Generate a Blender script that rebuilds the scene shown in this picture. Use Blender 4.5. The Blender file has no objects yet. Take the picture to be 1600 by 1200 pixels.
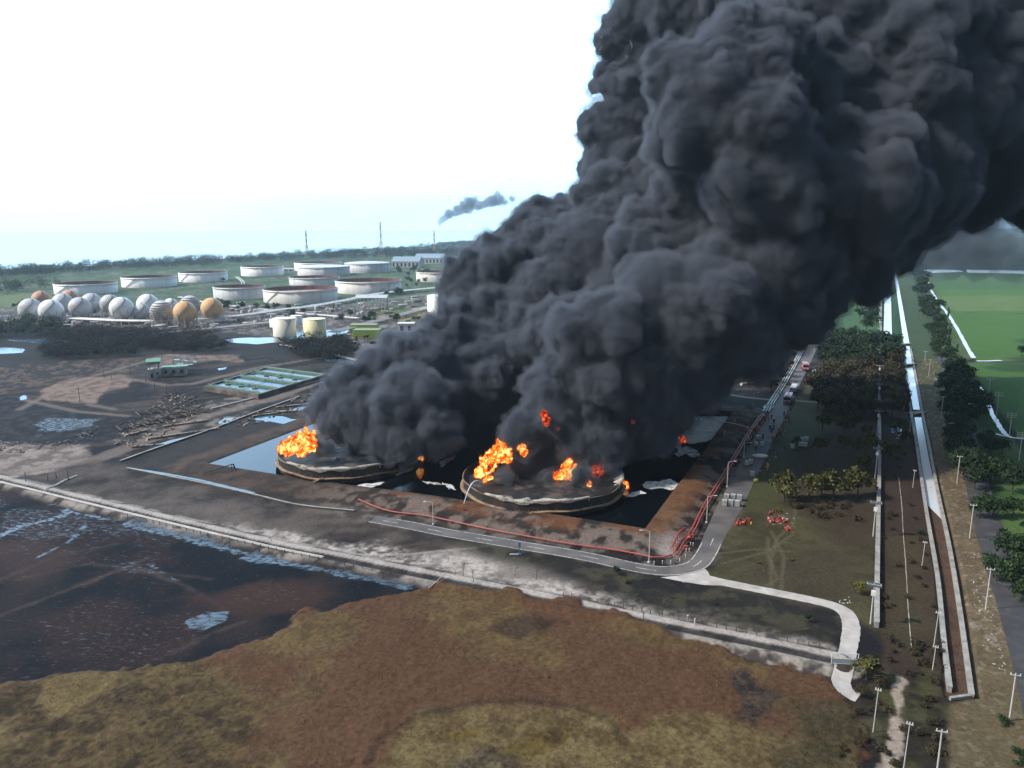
import bpy, bmesh, math, random
import numpy as np
from mathutils import Vector, Matrix

# ------------------------------------------------------------------ camera, sky, sun, exposure
C = bpy.context.scene
COL = C.collection
F_PX, H_CAM, Y_HOR, SLOPE = 1208.0, 100.0, 351.0, -0.004
_u = np.array([1.0, -SLOPE]) / math.hypot(1, SLOPE)
_v = np.array([SLOPE, 1.0]) / math.hypot(1, SLOPE)
PITCH = math.atan((600 - Y_HOR) * _v[1] / F_PX)
UPC = np.array([0, math.sin(PITCH), math.cos(PITCH)])
FWD = np.array([0, math.cos(PITCH), -math.sin(PITCH)])
XW = np.array([1.0, 0, 0])
cam = bpy.data.cameras.new('camera')
cam.sensor_width = 36.0
cam.lens = F_PX / 1600 * 36
cam.clip_start, cam.clip_end = 1.0, 90000
camo = bpy.data.objects.new('camera', cam)
COL.objects.link(camo)
_r = _u[0] * XW + _v[0] * UPC
_up = _u[1] * XW + _v[1] * UPC
M = Matrix(((_r[0], _up[0], -FWD[0], 0), (_r[1], _up[1], -FWD[1], 0), (_r[2], _up[2], -FWD[2], H_CAM), (0, 0, 0, 1)))
camo.matrix_world = M
C.camera = camo

HAZE = 0.00006
SUN_EL, SUN_AZ = math.radians(42), math.radians(-98)      # azimuth measured from +Y (view direction) towards +X
sun_dir = Vector((math.sin(SUN_AZ) * math.cos(SUN_EL), math.cos(SUN_AZ) * math.cos(SUN_EL), math.sin(SUN_EL)))
sl = bpy.data.lights.new('sun', 'SUN')
sl.energy = 4.2
sl.angle = math.radians(0.6)
sl.color = (1.0, 0.95, 0.89)
so = bpy.data.objects.new('sun', sl)
COL.objects.link(so)
so.rotation_euler = (-sun_dir).to_track_quat('-Z', 'Y').to_euler()
so.location = (0, 0, 400)

W = bpy.data.worlds.new('World')
C.world = W
W.use_nodes = True
nt = W.node_tree
nt.nodes.clear()
out = nt.nodes.new('ShaderNodeOutputWorld')
sky = nt.nodes.new('ShaderNodeTexSky')
sky.sky_type = 'NISHITA'
sky.sun_disc = False
sky.sun_elevation = SUN_EL
sky.sun_rotation = SUN_AZ
sky.altitude = 100
sky.air_density = 1.0
sky.dust_density = 3.0
sky.ozone_density = 1.0
bg = nt.nodes.new('ShaderNodeBackground')
bg.inputs[1].default_value = 0.09
nt.links.new(sky.outputs[0], bg.inputs[0])
# thin bright cloud veil, brightest towards the sun's side of the sky
tc = nt.nodes.new('ShaderNodeTexCoord')
dot = nt.nodes.new('ShaderNodeVectorMath'); dot.operation = 'DOT_PRODUCT'
dot.inputs[1].default_value = Vector((-.36, .92, 0.16)).normalized()
nt.links.new(tc.outputs['Generated'], dot.inputs[0])
mr = nt.nodes.new('ShaderNodeMapRange')
mr.inputs['From Min'].default_value = 0.25
mr.inputs['From Max'].default_value = 0.86
mr.inputs['To Min'].default_value = 0.05
mr.inputs['To Max'].default_value = 1.0
mr.interpolation_type = 'SMOOTHSTEP'
nt.links.new(dot.outputs['Value'], mr.inputs[0])
nz = nt.nodes.new('ShaderNodeTexNoise')
nz.inputs['Scale'].default_value = 2.2
nz.inputs['Detail'].default_value = 5
mpn = nt.nodes.new('ShaderNodeMapping'); mpn.inputs['Scale'].default_value = (1, 1, 4)
nt.links.new(tc.outputs['Generated'], mpn.inputs[0])
nt.links.new(mpn.outputs[0], nz.inputs['Vector'])
mr2 = nt.nodes.new('ShaderNodeMapRange')
mr2.inputs['From Min'].default_value = 0.35
mr2.inputs['From Max'].default_value = 0.65
mr2.inputs['To Min'].default_value = 0.82
mr2.inputs['To Max'].default_value = 1.12
nt.links.new(nz.outputs[0], mr2.inputs[0])
mul = nt.nodes.new('ShaderNodeMath'); mul.operation = 'MULTIPLY'
nt.links.new(mr.outputs[0], mul.inputs[0]); nt.links.new(mr2.outputs[0], mul.inputs[1])
bg2 = nt.nodes.new('ShaderNodeBackground')
bg2.inputs[0].default_value = (0.50, 0.80, 1.12, 1)
ml2 = nt.nodes.new('ShaderNodeMath'); ml2.operation = 'MULTIPLY'; ml2.inputs[1].default_value = 2.3
nt.links.new(mul.outputs[0], ml2.inputs[0]); nt.links.new(ml2.outputs[0], bg2.inputs[1])
ads = nt.nodes.new('ShaderNodeAddShader')
nt.links.new(bg.outputs[0], ads.inputs[0]); nt.links.new(bg2.outputs[0], ads.inputs[1])
nt.links.new(ads.outputs[0], out.inputs[0])

C.view_settings.view_transform = 'Standard'
C.view_settings.look = 'None'
C.view_settings.exposure = 0.0
C.view_settings.gamma = 1.0
C.render.engine = 'CYCLES'
cy = C.cycles
cy.max_bounces = 5; cy.diffuse_bounces = 2; cy.glossy_bounces = 2; cy.transmission_bounces = 1
cy.volume_bounces = 1; cy.transparent_max_bounces = 48
cy.caustics_reflective = False; cy.caustics_refractive = False
cy.use_denoising = True
cy.sample_clamp_indirect = 4.0
C.render.film_transparent = False

# ------------------------------------------------------------------ helpers
R = random.Random(7)
RNG = np.random.default_rng(11)

def ray(px, py):
    X = px - 800; Y = 600 - py
    a = X * _u[0] + Y * _u[1]; b = X * _v[0] + Y * _v[1]
    return np.array([a, F_PX * math.cos(PITCH) + b * math.sin(PITCH), -F_PX * math.sin(PITCH) + b * math.cos(PITCH)])

def P(px, py, z=0.0):
    """the point of the plain (height z) that the photograph shows at this pixel"""
    d = ray(px, py); t = (z - H_CAM) / d[2]
    return Vector((d[0] * t, d[1] * t, z))

def PY(px, py, Y):
    """the point seen at this pixel that stands Y metres down range"""
    d = ray(px, py); t = Y / d[1]
    return Vector((d[0] * t, Y, H_CAM + d[2] * t))

def scale_at(p):
    return math.sqrt(p[0] ** 2 + p[1] ** 2 + (H_CAM - p[2]) ** 2) / F_PX     # metres per photo pixel

def pts(lst, z=0.0):
    return np.array([P(x, y, z)[:2] for x, y in lst])

def hash3(ix, iy, iz, seed):
    h = (ix.astype(np.int64) * 374761393 + iy.astype(np.int64) * 668265263 + iz.astype(np.int64) * 2147483647 + seed * 1274126177) & 0xFFFFFFFF
    h = ((h ^ (h >> 13)) * 1274126177) & 0xFFFFFFFF
    h = ((h ^ (h >> 16)) * 2246822519) & 0xFFFFFFFF
    return ((h ^ (h >> 15)) & 0xFFFFFF).astype(np.float32) / 16777215.0

def vnoise2(x, y, seed=0):
    ix = np.floor(x); iy = np.floor(y); fx = (x - ix).astype(np.float32); fy = (y - iy).astype(np.float32)
    fx = fx * fx * (3 - 2 * fx); fy = fy * fy * (3 - 2 * fy)
    z = np.zeros_like(ix)
    a = hash3(ix, iy, z, seed); b = hash3(ix + 1, iy, z, seed); c = hash3(ix, iy + 1, z, seed); d = hash3(ix + 1, iy + 1, z, seed)
    return (a * (1 - fx) + b * fx) * (1 - fy) + (c * (1 - fx) + d * fx) * fy

def fbm(x, y, scale, octs=4, seed=0, gain=0.5):
    """0..1 value noise whose largest lumps are SCALE metres wide"""
    s = 0; a = 1.0; t = 0
    ca, sa = 0.8, 0.6
    x = x / scale; y = y / scale
    for k in range(octs):
        s = s + a * vnoise2(x, y, seed + k * 17); t += a; a *= gain
        x, y = (x * ca - y * sa) * 2.03 + 11.3, (x * sa + y * ca) * 2.03 - 7.1
    return s / t

def sdist(X, Y, poly):
    """signed distance to a polygon, positive inside"""
    n = len(poly); d2 = np.full(X.shape, 1e18); ins = np.zeros(X.shape, bool)
    for i in range(n):
        ax, ay = poly[i]; bx, by = poly[(i + 1) % n]
        ex, ey = bx - ax, by - ay
        t = np.clip(((X - ax) * ex + (Y - ay) * ey) / (ex * ex + ey * ey + 1e-9), 0, 1)
        d2 = np.minimum(d2, (X - ax - t * ex) ** 2 + (Y - ay - t * ey) ** 2)
        c = ((ay > Y) != (by > Y)) & (X < ex * (Y - ay) / (ey if abs(ey) > 1e-9 else 1e-9) + ax)
        ins ^= c
    d = np.sqrt(d2)
    return np.where(ins, d, -d)

def ldist(X, Y, line):
    """distance to a polyline, and signed side (positive = right of its direction)"""
    d2 = np.full(X.shape, 1e18); side = np.zeros(X.shape)
    for i in range(len(line) - 1):
        ax, ay = line[i]; bx, by = line[i + 1]
        ex, ey = bx - ax, by - ay
        t = np.clip(((X - ax) * ex + (Y - ay) * ey) / (ex * ex + ey * ey + 1e-9), 0, 1)
        q = (X - ax - t * ex) ** 2 + (Y - ay - t * ey) ** 2
        s = np.sign((X - ax) * ey - (Y - ay) * ex)
        m = q < d2
        side = np.where(m, s, side); d2 = np.where(m, q, d2)
    return np.sqrt(d2), side

def sstep(a, b, x):
    t = np.clip((x - a) / (b - a), 0, 1)
    return t * t * (3 - 2 * t)

def new_mat(name):
    m = bpy.data.materials.new(name); m.use_nodes = True
    m.node_tree.nodes.clear()
    return m, m.node_tree

_mats = {}
def mat(name, col, rough=0.7, metal=0.0, var=0.15, scale=0.5, dirt=None, dirt_amt=0.3, dscale=0.25, bump=0.0, emit=None, spec=0.5, streak=False):
    """painted / weathered surface: base colour with procedural variation and patches of dirt"""
    if name in _mats: return _mats[name]
    m, t = new_mat(name)
    o = t.nodes.new('ShaderNodeOutputMaterial'); b = t.nodes.new('ShaderNodeBsdfPrincipled')
    t.links.new(b.outputs[0], o.inputs[0])
    b.inputs['Roughness'].default_value = rough; b.inputs['Metallic'].default_value = metal
    b.inputs['Specular IOR Level'].default_value = spec
    tcn = t.nodes.new('ShaderNodeTexCoord')
    vec = tcn.outputs['Object']
    if streak:
        mp = t.nodes.new('ShaderNodeMapping'); mp.inputs['Scale'].default_value = (1, 1, 0.18)
        t.links.new(vec, mp.inputs[0]); vec = mp.outputs[0]
    n = t.nodes.new('ShaderNodeTexNoise'); n.inputs['Scale'].default_value = scale; n.inputs['Detail'].default_value = 4
    t.links.new(vec, n.inputs['Vector'])
    rr = t.nodes.new('ShaderNodeMapRange'); rr.inputs['From Min'].default_value = 0.3; rr.inputs['From Max'].default_value = 0.7
    rr.inputs['To Min'].default_value = 1 - var; rr.inputs['To Max'].default_value = 1 + var
    t.links.new(n.outputs[0], rr.inputs[0])
    mx = t.nodes.new('ShaderNodeVectorMath'); mx.operation = 'SCALE'; mx.inputs[0].default_value = col[:3]
    t.links.new(rr.outputs[0], mx.inputs['Scale'])
    cs = mx.outputs[0]
    if dirt:
        n2 = t.nodes.new('ShaderNodeTexNoise'); n2.inputs['Scale'].default_value = dscale; n2.inputs['Detail'].default_value = 5
        t.links.new(vec, n2.inputs['Vector'])
        r2 = t.nodes.new('ShaderNodeMapRange'); r2.inputs['From Min'].default_value = 0.5; r2.inputs['From Max'].default_value = 0.66
        r2.inputs['To Max'].default_value = dirt_amt
        t.links.new(n2.outputs[0], r2.inputs[0])
        mm = t.nodes.new('ShaderNodeMix'); mm.data_type = 'RGBA'
        t.links.new(r2.outputs[0], mm.inputs['Factor']); t.links.new(cs, mm.inputs['A']); mm.inputs['B'].default_value = (*dirt, 1)
        cs = mm.outputs['Result']
    t.links.new(cs, b.inputs['Base Color'])
    if bump:
        bp = t.nodes.new('ShaderNodeBump'); bp.inputs['Strength'].default_value = bump; bp.inputs['Distance'].default_value = 0.3
        t.links.new(n.outputs[0], bp.inputs['Height']); t.links.new(bp.outputs[0], b.inputs['Normal'])
    if emit:
        b.inputs['Emission Color'].default_value = (*emit[0], 1); b.inputs['Emission Strength'].default_value = emit[1]
    _mats[name] = m
    return m

def tag(o, label=None, cat=None, group=None, kind=None):
    if label: o['label'] = label
    if cat: o['category'] = cat
    if group: o['group'] = group
    if kind: o['kind'] = kind
    return o

def empty(name, loc, rz=0.0):
    o = bpy.data.objects.new(name, None); COL.objects.link(o)
    o.location = loc; o.rotation_euler = (0, 0, rz); o.empty_display_size = 0.5
    return o

def copy_tree(o, parent=None):
    c = o.copy(); COL.objects.link(c)
    if parent is not None:
        c.parent = parent
    for ch in o.children:
        copy_tree(ch, c)
    return c

class MB:
    """collects shapes and links them as ONE mesh object"""
    def __init__(s): s.v = []; s.f = []; s.mi = []; s.cur = 0
    def quad(s, *ps):
        b = len(s.v); s.v += [tuple(p) for p in ps]; s.f.append(tuple(range(b, b + len(ps)))); s.mi.append(s.cur)
        return s
    def box(s, c, d, rz=0.0, tilt=None):
        cx, cy, cz = c; a, b_, h = d[0] / 2, d[1] / 2, d[2] / 2
        ca, sa = math.cos(rz), math.sin(rz)
        b = len(s.v)
        for z in (-h, h):
            for x, y in ((-a, -b_), (a, -b_), (a, b_), (-a, b_)):
                p = Vector((x, y, z))
                if tilt is not None: p = tilt @ p
                s.v.append((cx + p.x * ca - p.y * sa, cy + p.x * sa + p.y * ca, cz + p.z))
        for f in ((0, 3, 2, 1), (4, 5, 6, 7), (0, 1, 5, 4), (1, 2, 6, 5), (2, 3, 7, 6), (3, 0, 4, 7)):
            s.f.append(tuple(b + i for i in f)); s.mi.append(s.cur)
        return s
    def tube(s, p0, p1, r0, r1=None, n=8, caps=True):
        p0 = Vector(p0); p1 = Vector(p1); r1 = r0 if r1 is None else r1
        d = (p1 - p0)
        if d.length < 1e-6: return s
        d.normalize(); a = d.orthogonal().normalized(); c = d.cross(a)
        b = len(s.v)
        for p, r in ((p0, r0), (p1, r1)):
            for i in range(n):
                t = 2 * math.pi * i / n
                s.v.append(tuple(p + (a * math.cos(t) + c * math.sin(t)) * r))
        for i in range(n):
            j = (i + 1) % n
            s.f.append((b + i, b + j, b + n + j, b + n + i)); s.mi.append(s.cur)
        if caps:
            s.f.append(tuple(b + i for i in reversed(range(n)))); s.mi.append(s.cur)
            s.f.append(tuple(b + n + i for i in range(n))); s.mi.append(s.cur)
        return s
    def path(s, ps, r, n=6):
        for a, b in zip(ps[:-1], ps[1:]): s.tube(a, b, r, n=n)
        return s
    def lathe(s, c, prof, n=32, a0=0.0, a1=2 * math.pi, close=True):
        full = abs(a1 - a0 - 2 * math.pi) < 1e-6
        k = n if full else n + 1
        b = len(s.v)
        for r, z in prof:
            for i in range(k):
                t = a0 + (a1 - a0) * i / n
                s.v.append((c[0] + r * math.cos(t), c[1] + r * math.sin(t), c[2] + z))
        for j in range(len(prof) - 1):
            for i in range(n):
                i2 = (i + 1) % k
                s.f.append((b + j * k + i, b + j * k + i2, b + (j + 1) * k + i2, b + (j + 1) * k + i)); s.mi.append(s.cur)
        return s
    def sphere(s, c, r, n=12, m=8, sq=(1, 1, 1)):
        b = len(s.v)
        for j in range(m + 1):
            ph = math.pi * j / m
            for i in range(n):
                t = 2 * math.pi * i / n
                s.v.append((c[0] + r * sq[0] * math.sin(ph) * math.cos(t), c[1] + r * sq[1] * math.sin(ph) * math.sin(t), c[2] + r * sq[2] * math.cos(ph)))
        for j in range(m):
            for i in range(n):
                i2 = (i + 1) % n
                s.f.append((b + j * n + i, b + (j + 1) * n + i, b + (j + 1) * n + i2, b + j * n + i2)); s.mi.append(s.cur)
        return s
    def build(s, name, m, parent=None, smooth=False, loc=None, rz=0.0):
        me = bpy.data.meshes.new(name)
        me.from_pydata(s.v, [], s.f)
        for x in (m if isinstance(m, (list, tuple)) else [m]): me.materials.append(x)
        if any(s.mi): me.polygons.foreach_set('material_index', s.mi)
        if smooth: me.polygons.foreach_set('use_smooth', [True] * len(s.f))
        me.update()
        o = bpy.data.objects.new(name, me); COL.objects.link(o)
        if parent is not None: o.parent = parent
        if loc is not None: o.location = loc; o.rotation_euler = (0, 0, rz)
        return o

def np_mesh(name, verts, quads, m, smooth=True):
    """verts (N,3) float, quads (M,4) or (M,3) int -> object"""
    me = bpy.data.meshes.new(name)
    k = quads.shape[1]
    me.vertices.add(len(verts)); me.vertices.foreach_set('co', np.ascontiguousarray(verts, np.float32).ravel())
    me.loops.add(quads.size); me.loops.foreach_set('vertex_index', np.ascontiguousarray(quads, np.int32).ravel())
    me.polygons.add(len(quads))
    me.polygons.foreach_set('loop_start', np.arange(0, quads.size, k, dtype=np.int32))
    me.polygons.foreach_set('loop_total', np.full(len(quads), k, np.int32))
    me.polygons.foreach_set('use_smooth', np.full(len(quads), smooth, bool))
    me.materials.append(m)
    me.update(calc_edges=True)
    me.validate()
    o = bpy.data.objects.new(name, me); COL.objects.link(o)
    return o
# ------------------------------------------------------------------ smoke: billows grown on billows, surfaced and filled with dense scattering air
def surface_nets(D, org, h):
    """vectorised naive surface nets of the zero level of D (negative inside)"""
    S = D < 0
    nx, ny, nz = D.shape
    cs = [(i, j, k) for i in (0, 1) for j in (0, 1) for k in (0, 1)]
    sl_ = lambda c: (slice(c[0], nx - 1 + c[0]), slice(c[1], ny - 1 + c[1]), slice(c[2], nz - 1 + c[2]))
    cnt = np.zeros((nx - 1, ny - 1, nz - 1), np.int8)
    for c in cs: cnt += S[sl_(c)]
    act = (cnt > 0) & (cnt < 8)
    idx = np.full(act.shape, -1, np.int64)
    A = np.argwhere(act); idx[act] = np.arange(len(A))
    pos = np.zeros((len(A), 3)); num = np.zeros(len(A))
    val = {c: D[A[:, 0] + c[0], A[:, 1] + c[1], A[:, 2] + c[2]] for c in cs}
    for c in cs:
        for ax in range(3):
            if c[ax] == 0:
                d = list(c); d[ax] = 1; d = tuple(d)
                a, b = val[c], val[d]
                m = (a < 0) != (b < 0)
                t = np.where(m, a / np.where(m, a - b, 1), 0)
                q = np.tile(np.array(c, float), (len(A), 1)); q[:, ax] = t
                pos += q * m[:, None]; num += m
    pos = A + pos / num[:, None]
    quads = []
    for ax in range(3):
        o1, o2 = [(1, 2), (2, 0), (0, 1)][ax]
        e = [slice(None)] * 3; f = [slice(None)] * 3
        e[ax] = slice(0, -1); f[ax] = slice(1, None)
        cr = S[tuple(e)] != S[tuple(f)]
        E_ = np.argwhere(cr)
        E_ = E_[(E_[:, o1] > 0) & (E_[:, o2] > 0) & (E_[:, o1] < D.shape[o1] - 1) & (E_[:, o2] < D.shape[o2] - 1)]
        ins = S[E_[:, 0], E_[:, 1], E_[:, 2]]
        def at(da, db):
            q = E_.copy(); q[:, o1] -= da; q[:, o2] -= db
            return idx[q[:, 0], q[:, 1], q[:, 2]]
        q4 = np.stack([at(1, 1), at(0, 1), at(0, 0), at(1, 0)], 1)
        q4[~ins] = q4[~ins][:, ::-1]
        quads.append(q4)
    q = np.concatenate(quads); q = q[(q >= 0).all(1)]
    return pos * h + org, q

def billow_mesh(name, balls, h, m, seed=1, kids=(26, 12), frac=((.28, .46), (.26, .42)), pad=5, zmin=None, wob=0.0, minr=None, veil=None, ws=None):
    """BALLS (x,y,z,r): each carries smaller balls on its skin, and those smaller ones again"""
    rg = np.random.default_rng(seed)
    lv = [np.array(balls, float)]
    for n, (a, b) in zip(kids, frac):
        par = lv[-1]; par = par[par[:, 3] > 3.2 * h] if len(lv) > 2 else par
        if minr: par = par[par[:, 3] > minr]
        pr = np.repeat(par, n, 0)
        d = rg.normal(size=(len(pr), 3)); d /= np.linalg.norm(d, axis=1)[:, None]
        r = pr[:, 3] * rg.uniform(a, b, len(pr))
        c = pr[:, :3] + d * (pr[:, 3:4] - r[:, None] * rg.uniform(.25, .75, (len(pr), 1)))
        lv.append(np.column_stack([c, r]))
    allb = np.concatenate(lv)
    allb = allb[allb[:, 3] > h * 0.7]
    lo = (allb[:, :3] - allb[:, 3:4]).min(0) - pad * h; hi = (allb[:, :3] + allb[:, 3:4]).max(0) + pad * h
    if zmin is not None: lo[2] = zmin - 2 * h
    n = np.ceil((hi - lo) / h).astype(int) + 1
    band = 2 + (veil[0] / h + .5 if veil else 0); pad_ = np.float32((band + 1) * h)
    D = np.full(n, pad_, np.float32)
    for x, y, z, r in allb:
        c = (np.array([x, y, z]) - lo) / h; rr = r / h + band
        a = np.maximum(np.floor(c - rr).astype(int), 0); b = np.minimum(np.ceil(c + rr).astype(int) + 1, n)
        if (b <= a).any(): continue
        gx = (np.arange(a[0], b[0]) - c[0]) ** 2; gy = (np.arange(a[1], b[1]) - c[1]) ** 2; gz = (np.arange(a[2], b[2]) - c[2]) ** 2
        d = np.sqrt(gx[:, None, None] + gy[None, :, None] + gz[None, None, :]).astype(np.float32) * h - np.float32(r)
        s = D[a[0]:b[0], a[1]:b[1], a[2]:b[2]]
        np.minimum(s, d, out=s)
    if zmin is not None:
        k = int(math.ceil((zmin - lo[2]) / h)); D[:, :, :max(k, 1)] = pad_
    D[0] = D[-1] = pad_; D[:, 0] = D[:, -1] = pad_; D[:, :, 0] = D[:, :, -1] = pad_
    V, Q = surface_nets(D, lo, h)
    V = roughen(V, D, lo, h, wob, ws)
    o = np_mesh(name, V, Q, m)
    if veil:
        V, Q = surface_nets(D - np.float32(veil[0]), lo, h)
        V = roughen(V, D, lo, h, wob * 1.6, ws)
        return o, np_mesh(veil[2], V, Q, veil[1])
    return o

def vnoise3(p, seed):
    i = np.floor(p); f = (p - i).astype(np.float32); f = f * f * (3 - 2 * f)
    r = 0
    for dx in (0, 1):
        for dy in (0, 1):
            for dz in (0, 1):
                w = (f[:, 0] if dx else 1 - f[:, 0]) * (f[:, 1] if dy else 1 - f[:, 1]) * (f[:, 2] if dz else 1 - f[:, 2])
                r = r + w * hash3(i[:, 0] + dx, i[:, 1] + dy, i[:, 2] + dz, seed)
    return r

def roughen(V, D, lo, h, amp, ws=None):
    """push the skin in and out along the field's gradient: small curls with creases between them"""
    if not amp: return V
    g = np.clip(np.round((V - lo) / h).astype(int), 1, np.array(D.shape) - 2)
    G_ = np.stack([D[g[:, 0] + 1, g[:, 1], g[:, 2]] - D[g[:, 0] - 1, g[:, 1], g[:, 2]], D[g[:, 0], g[:, 1] + 1, g[:, 2]] - D[g[:, 0], g[:, 1] - 1, g[:, 2]], D[g[:, 0], g[:, 1], g[:, 2] + 1] - D[g[:, 0], g[:, 1], g[:, 2] - 1]], 1)
    G_ = G_ / (np.linalg.norm(G_, axis=1)[:, None] + 1e-6)
    w = ws or 6.0
    q = V + w * .28 * np.stack([vnoise3(V / w + 9, 5), vnoise3(V / w + 30, 6), vnoise3(V / w + 70, 7)], 1)
    def curls(s):
        n = 0; a = 1.0
        for k in range(3):
            n = n + a * np.abs(2 * vnoise3(q / s, 50 + k) - 1); a *= .55; s *= .48
        return n - .75
    n = curls(w)
    if ws is None:                                    # the column's curls grow as it rises
        t = np.clip((V[:, 2] - 30) / 130, 0, 1)
        patch = .55 + .9 * vnoise3(V / 38, 91)
        n = (n * (1 - t) + 1.7 * curls(w * 2.1) * t) * patch
    return V + G_ * (n * amp)[:, None]

def smoke_mat(name, dens, col, g=0.0):
    m, t = new_mat(name)
    o = t.nodes.new('ShaderNodeOutputMaterial'); v = t.nodes.new('ShaderNodeVolumePrincipled')
    v.inputs['Color'].default_value = (*col, 1); v.inputs['Density'].default_value = dens
    v.inputs['Anisotropy'].default_value = g
    t.links.new(v.outputs[0], o.inputs['Volume'])
    m.cycles.homogeneous_volume = True
    return m

SMOKE = [  # photo pixel x, y, radius in photo pixels, metres down range
    (515,640,30,318),(545,610,38,320),(585,570,32,325),(575,640,48,312),(640,625,62,312),(600,690,26,300),(640,690,34,298),(680,670,40,300),
    (540,665,35,314),(655,570,52,330),(625,545,30,335),(700,530,48,345),(745,535,42,350),(690,615,60,330),(760,600,62,335),(770,680,50,345),
    (725,500,38,365),(735,450,48,380),(790,420,62,385),(850,385,62,385),(840,338,34,395),(880,340,36,398),(825,345,24,392),(760,400,34,392),
    (810,500,70,370),(870,470,80,365),(930,400,80,370),(940,310,44,385),(985,330,52,375),(840,560,70,350),(900,600,55,318),(870,620,52,305),(860,600,40,300),
    (915,530,54,300),(885,510,34,298),(960,510,52,298),(990,560,60,302),(940,600,60,300),(920,640,55,302),(860,655,36,292),(905,690,36,290),(1000,640,66,304),(940,700,36,288),
    (1025,610,62,306),(1060,540,70,306),(1110,470,82,308),(1150,515,70,312),(1000,600,62,400),(1050,565,66,420),(1100,515,62,430),(940,620,60,390),(1010,560,70,440),(1090,580,54,310),(1040,660,30,305),(1030,460,70,312),(1180,430,84,318),(1230,480,62,324),(1100,600,36,315),
    (940,255,36,398),(925,205,26,400),(960,190,40,398),(955,120,32,400),(975,60,40,400),(1010,30,50,398),(985,250,48,402),(1015,130,58,402),(1010,205,50,404),
    (1115,150,96,318),(1072,205,66,315),(1160,190,84,312),(1180,110,74,325),(1080,40,74,392),(1180,10,90,375),(1280,40,100,370),
    (1110,325,80,345),(1040,390,74,342),(1185,285,88,310),(1140,395,84,335),(1250,370,90,325),(1260,210,100,345),(1335,290,92,318),(1320,400,66,335),(1370,120,120,365),
    (1300,140,95,360),(1420,260,95,340),(1385,360,56,345),(1450,60,120,380),(1480,170,120,365),(1500,250,90,365),(1560,230,90,370),(1580,120,130,375),(1560,20,130,385),(1650,150,150,380),
    (1660,270,80,380),(1440,320,54,360),(1500,300,50,368),(1700,60,150,385),(1620,-60,150,390),(1480,-60,140,390),(1330,-70,130,390),(1200,-80,120,390),(1080,-70,100,395),
    (1040,-50,60,398),(1350,210,90,345),(1200,540,30,322),(1280,440,48,328),
    (830,738,15,290),(805,730,13,292),(862,748,14,284),(905,742,17,279),(918,755,13,277),(938,768,11,278),(845,722,20,296),(815,668,26,290),(800,680,20,291),(835,660,28,292),(790,745,11,281),(875,712,24,296),(955,735,12,284),(905,715,22,290),(500,705,18,322),(560,700,20,325),(620,705,16,315),(595,712,13,306),(655,700,14,318),(670,690,22,322),
    # the plume's far side, hidden behind the near billows
    (700,640,70,345),(800,640,80,350),(900,560,110,350),(1000,500,120,355),(1100,400,140,375),(1200,300,150,390),(1300,200,170,410),(1420,120,170,420),(1560,80,180,430),
    (960,640,60,330),(1050,250,90,400),(1080,120,90,405),(1110,530,70,335),
]
def build_plume(h):
    balls = []
    for px, py, r, Y in SMOKE:
        p = PY(px, py, Y); balls.append((p.x, p.y, p.z, r * 0.90 * scale_at(p)))
    return billow_mesh('smoke_plume', balls, h, smoke_mat('black_smoke', 0.9, (0.178, 0.204, 0.246), 0.0), seed=5, kids=(17, 15, 9), frac=((.28, .60), (.26, .50), (.28, .45)), zmin=2.0, wob=2.0, veil=(2.2, smoke_mat('smoke_veil_air', .10, (.24, .265, .31)), 'smoke_veil'))
# ------------------------------------------------------------------ the ground: one sheet to the horizon, its soils, ash, reeds and grass painted where they grow
WPX = [(318,727),(1012,838),(1147,650),(490,662)]                 # the bunded basin's water edge
BASIN = pts(WPX)
DYKE = pts([(-400,660),(-150,720),(0,753),(120,783),(240,812),(420,855),(600,891),(750,921),(900,952),(1050,984),(1180,1010),(1300,1036)])
MARSH = pts([(-500,1100),(-200,1090),(0,1070),(130,1048),(240,1040),(330,1025),(400,1005),(450,988),(470,955),(540,945),(600,938),(690,915),(760,925),(830,935),(900,940),(1000,975),(1100,1005),(1200,1035),(1290,1062),(1330,1100),(1350,1160),(1365,1300),(1400,1900),(-500,1900)])
CANAL = pts([(1403,440),(1412,520),(1424,600),(1441,690),(1462,790),(1483,900),(1494,1000),(1504,1088)])   # centre line of the walled canal

def height(X, Y):
    X = np.asarray(X, float); Y = np.asarray(Y, float)
    z = np.zeros(X.shape)
    s = sdist(X, Y, BASIN)
    z = np.maximum(z, (1.0 + 1.6 * sstep(-90, -20, X)) * np.where(s > 0, sstep(3.5, 0, s), sstep(-16, -4, s)))
    z = z - 1.0 * sstep(1, 5, s)
    d, side = ldist(X, Y, DYKE)
    m = sstep(6.5, 3.2, d) * (Y > 120)
    z = z + 1.1 * m - 0.4 * sstep(1.8, 0.6, np.abs(d * side - 0.6)) * m
    sm = sdist(X, Y, MARSH)
    n1 = fbm(X, Y, 7, 4, 41); n2 = fbm(X, Y, 1.3, 2, 43)
    mm = sstep(-0.6, 2.2, sm + (n1 - .5) * 9)
    z = z + mm * (0.7 + 0.9 * (n1 - .4) + 0.22 * (n2 - .5))
    dc, _ = ldist(X, Y, CANAL)
    z = z - 0.5 * sstep(4.0, 3.2, dc) * (Y > P(1500, 1092).y)
    return z

def hz(x, y):
    return float(height(np.array([x]), np.array([y]))[0])

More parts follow.
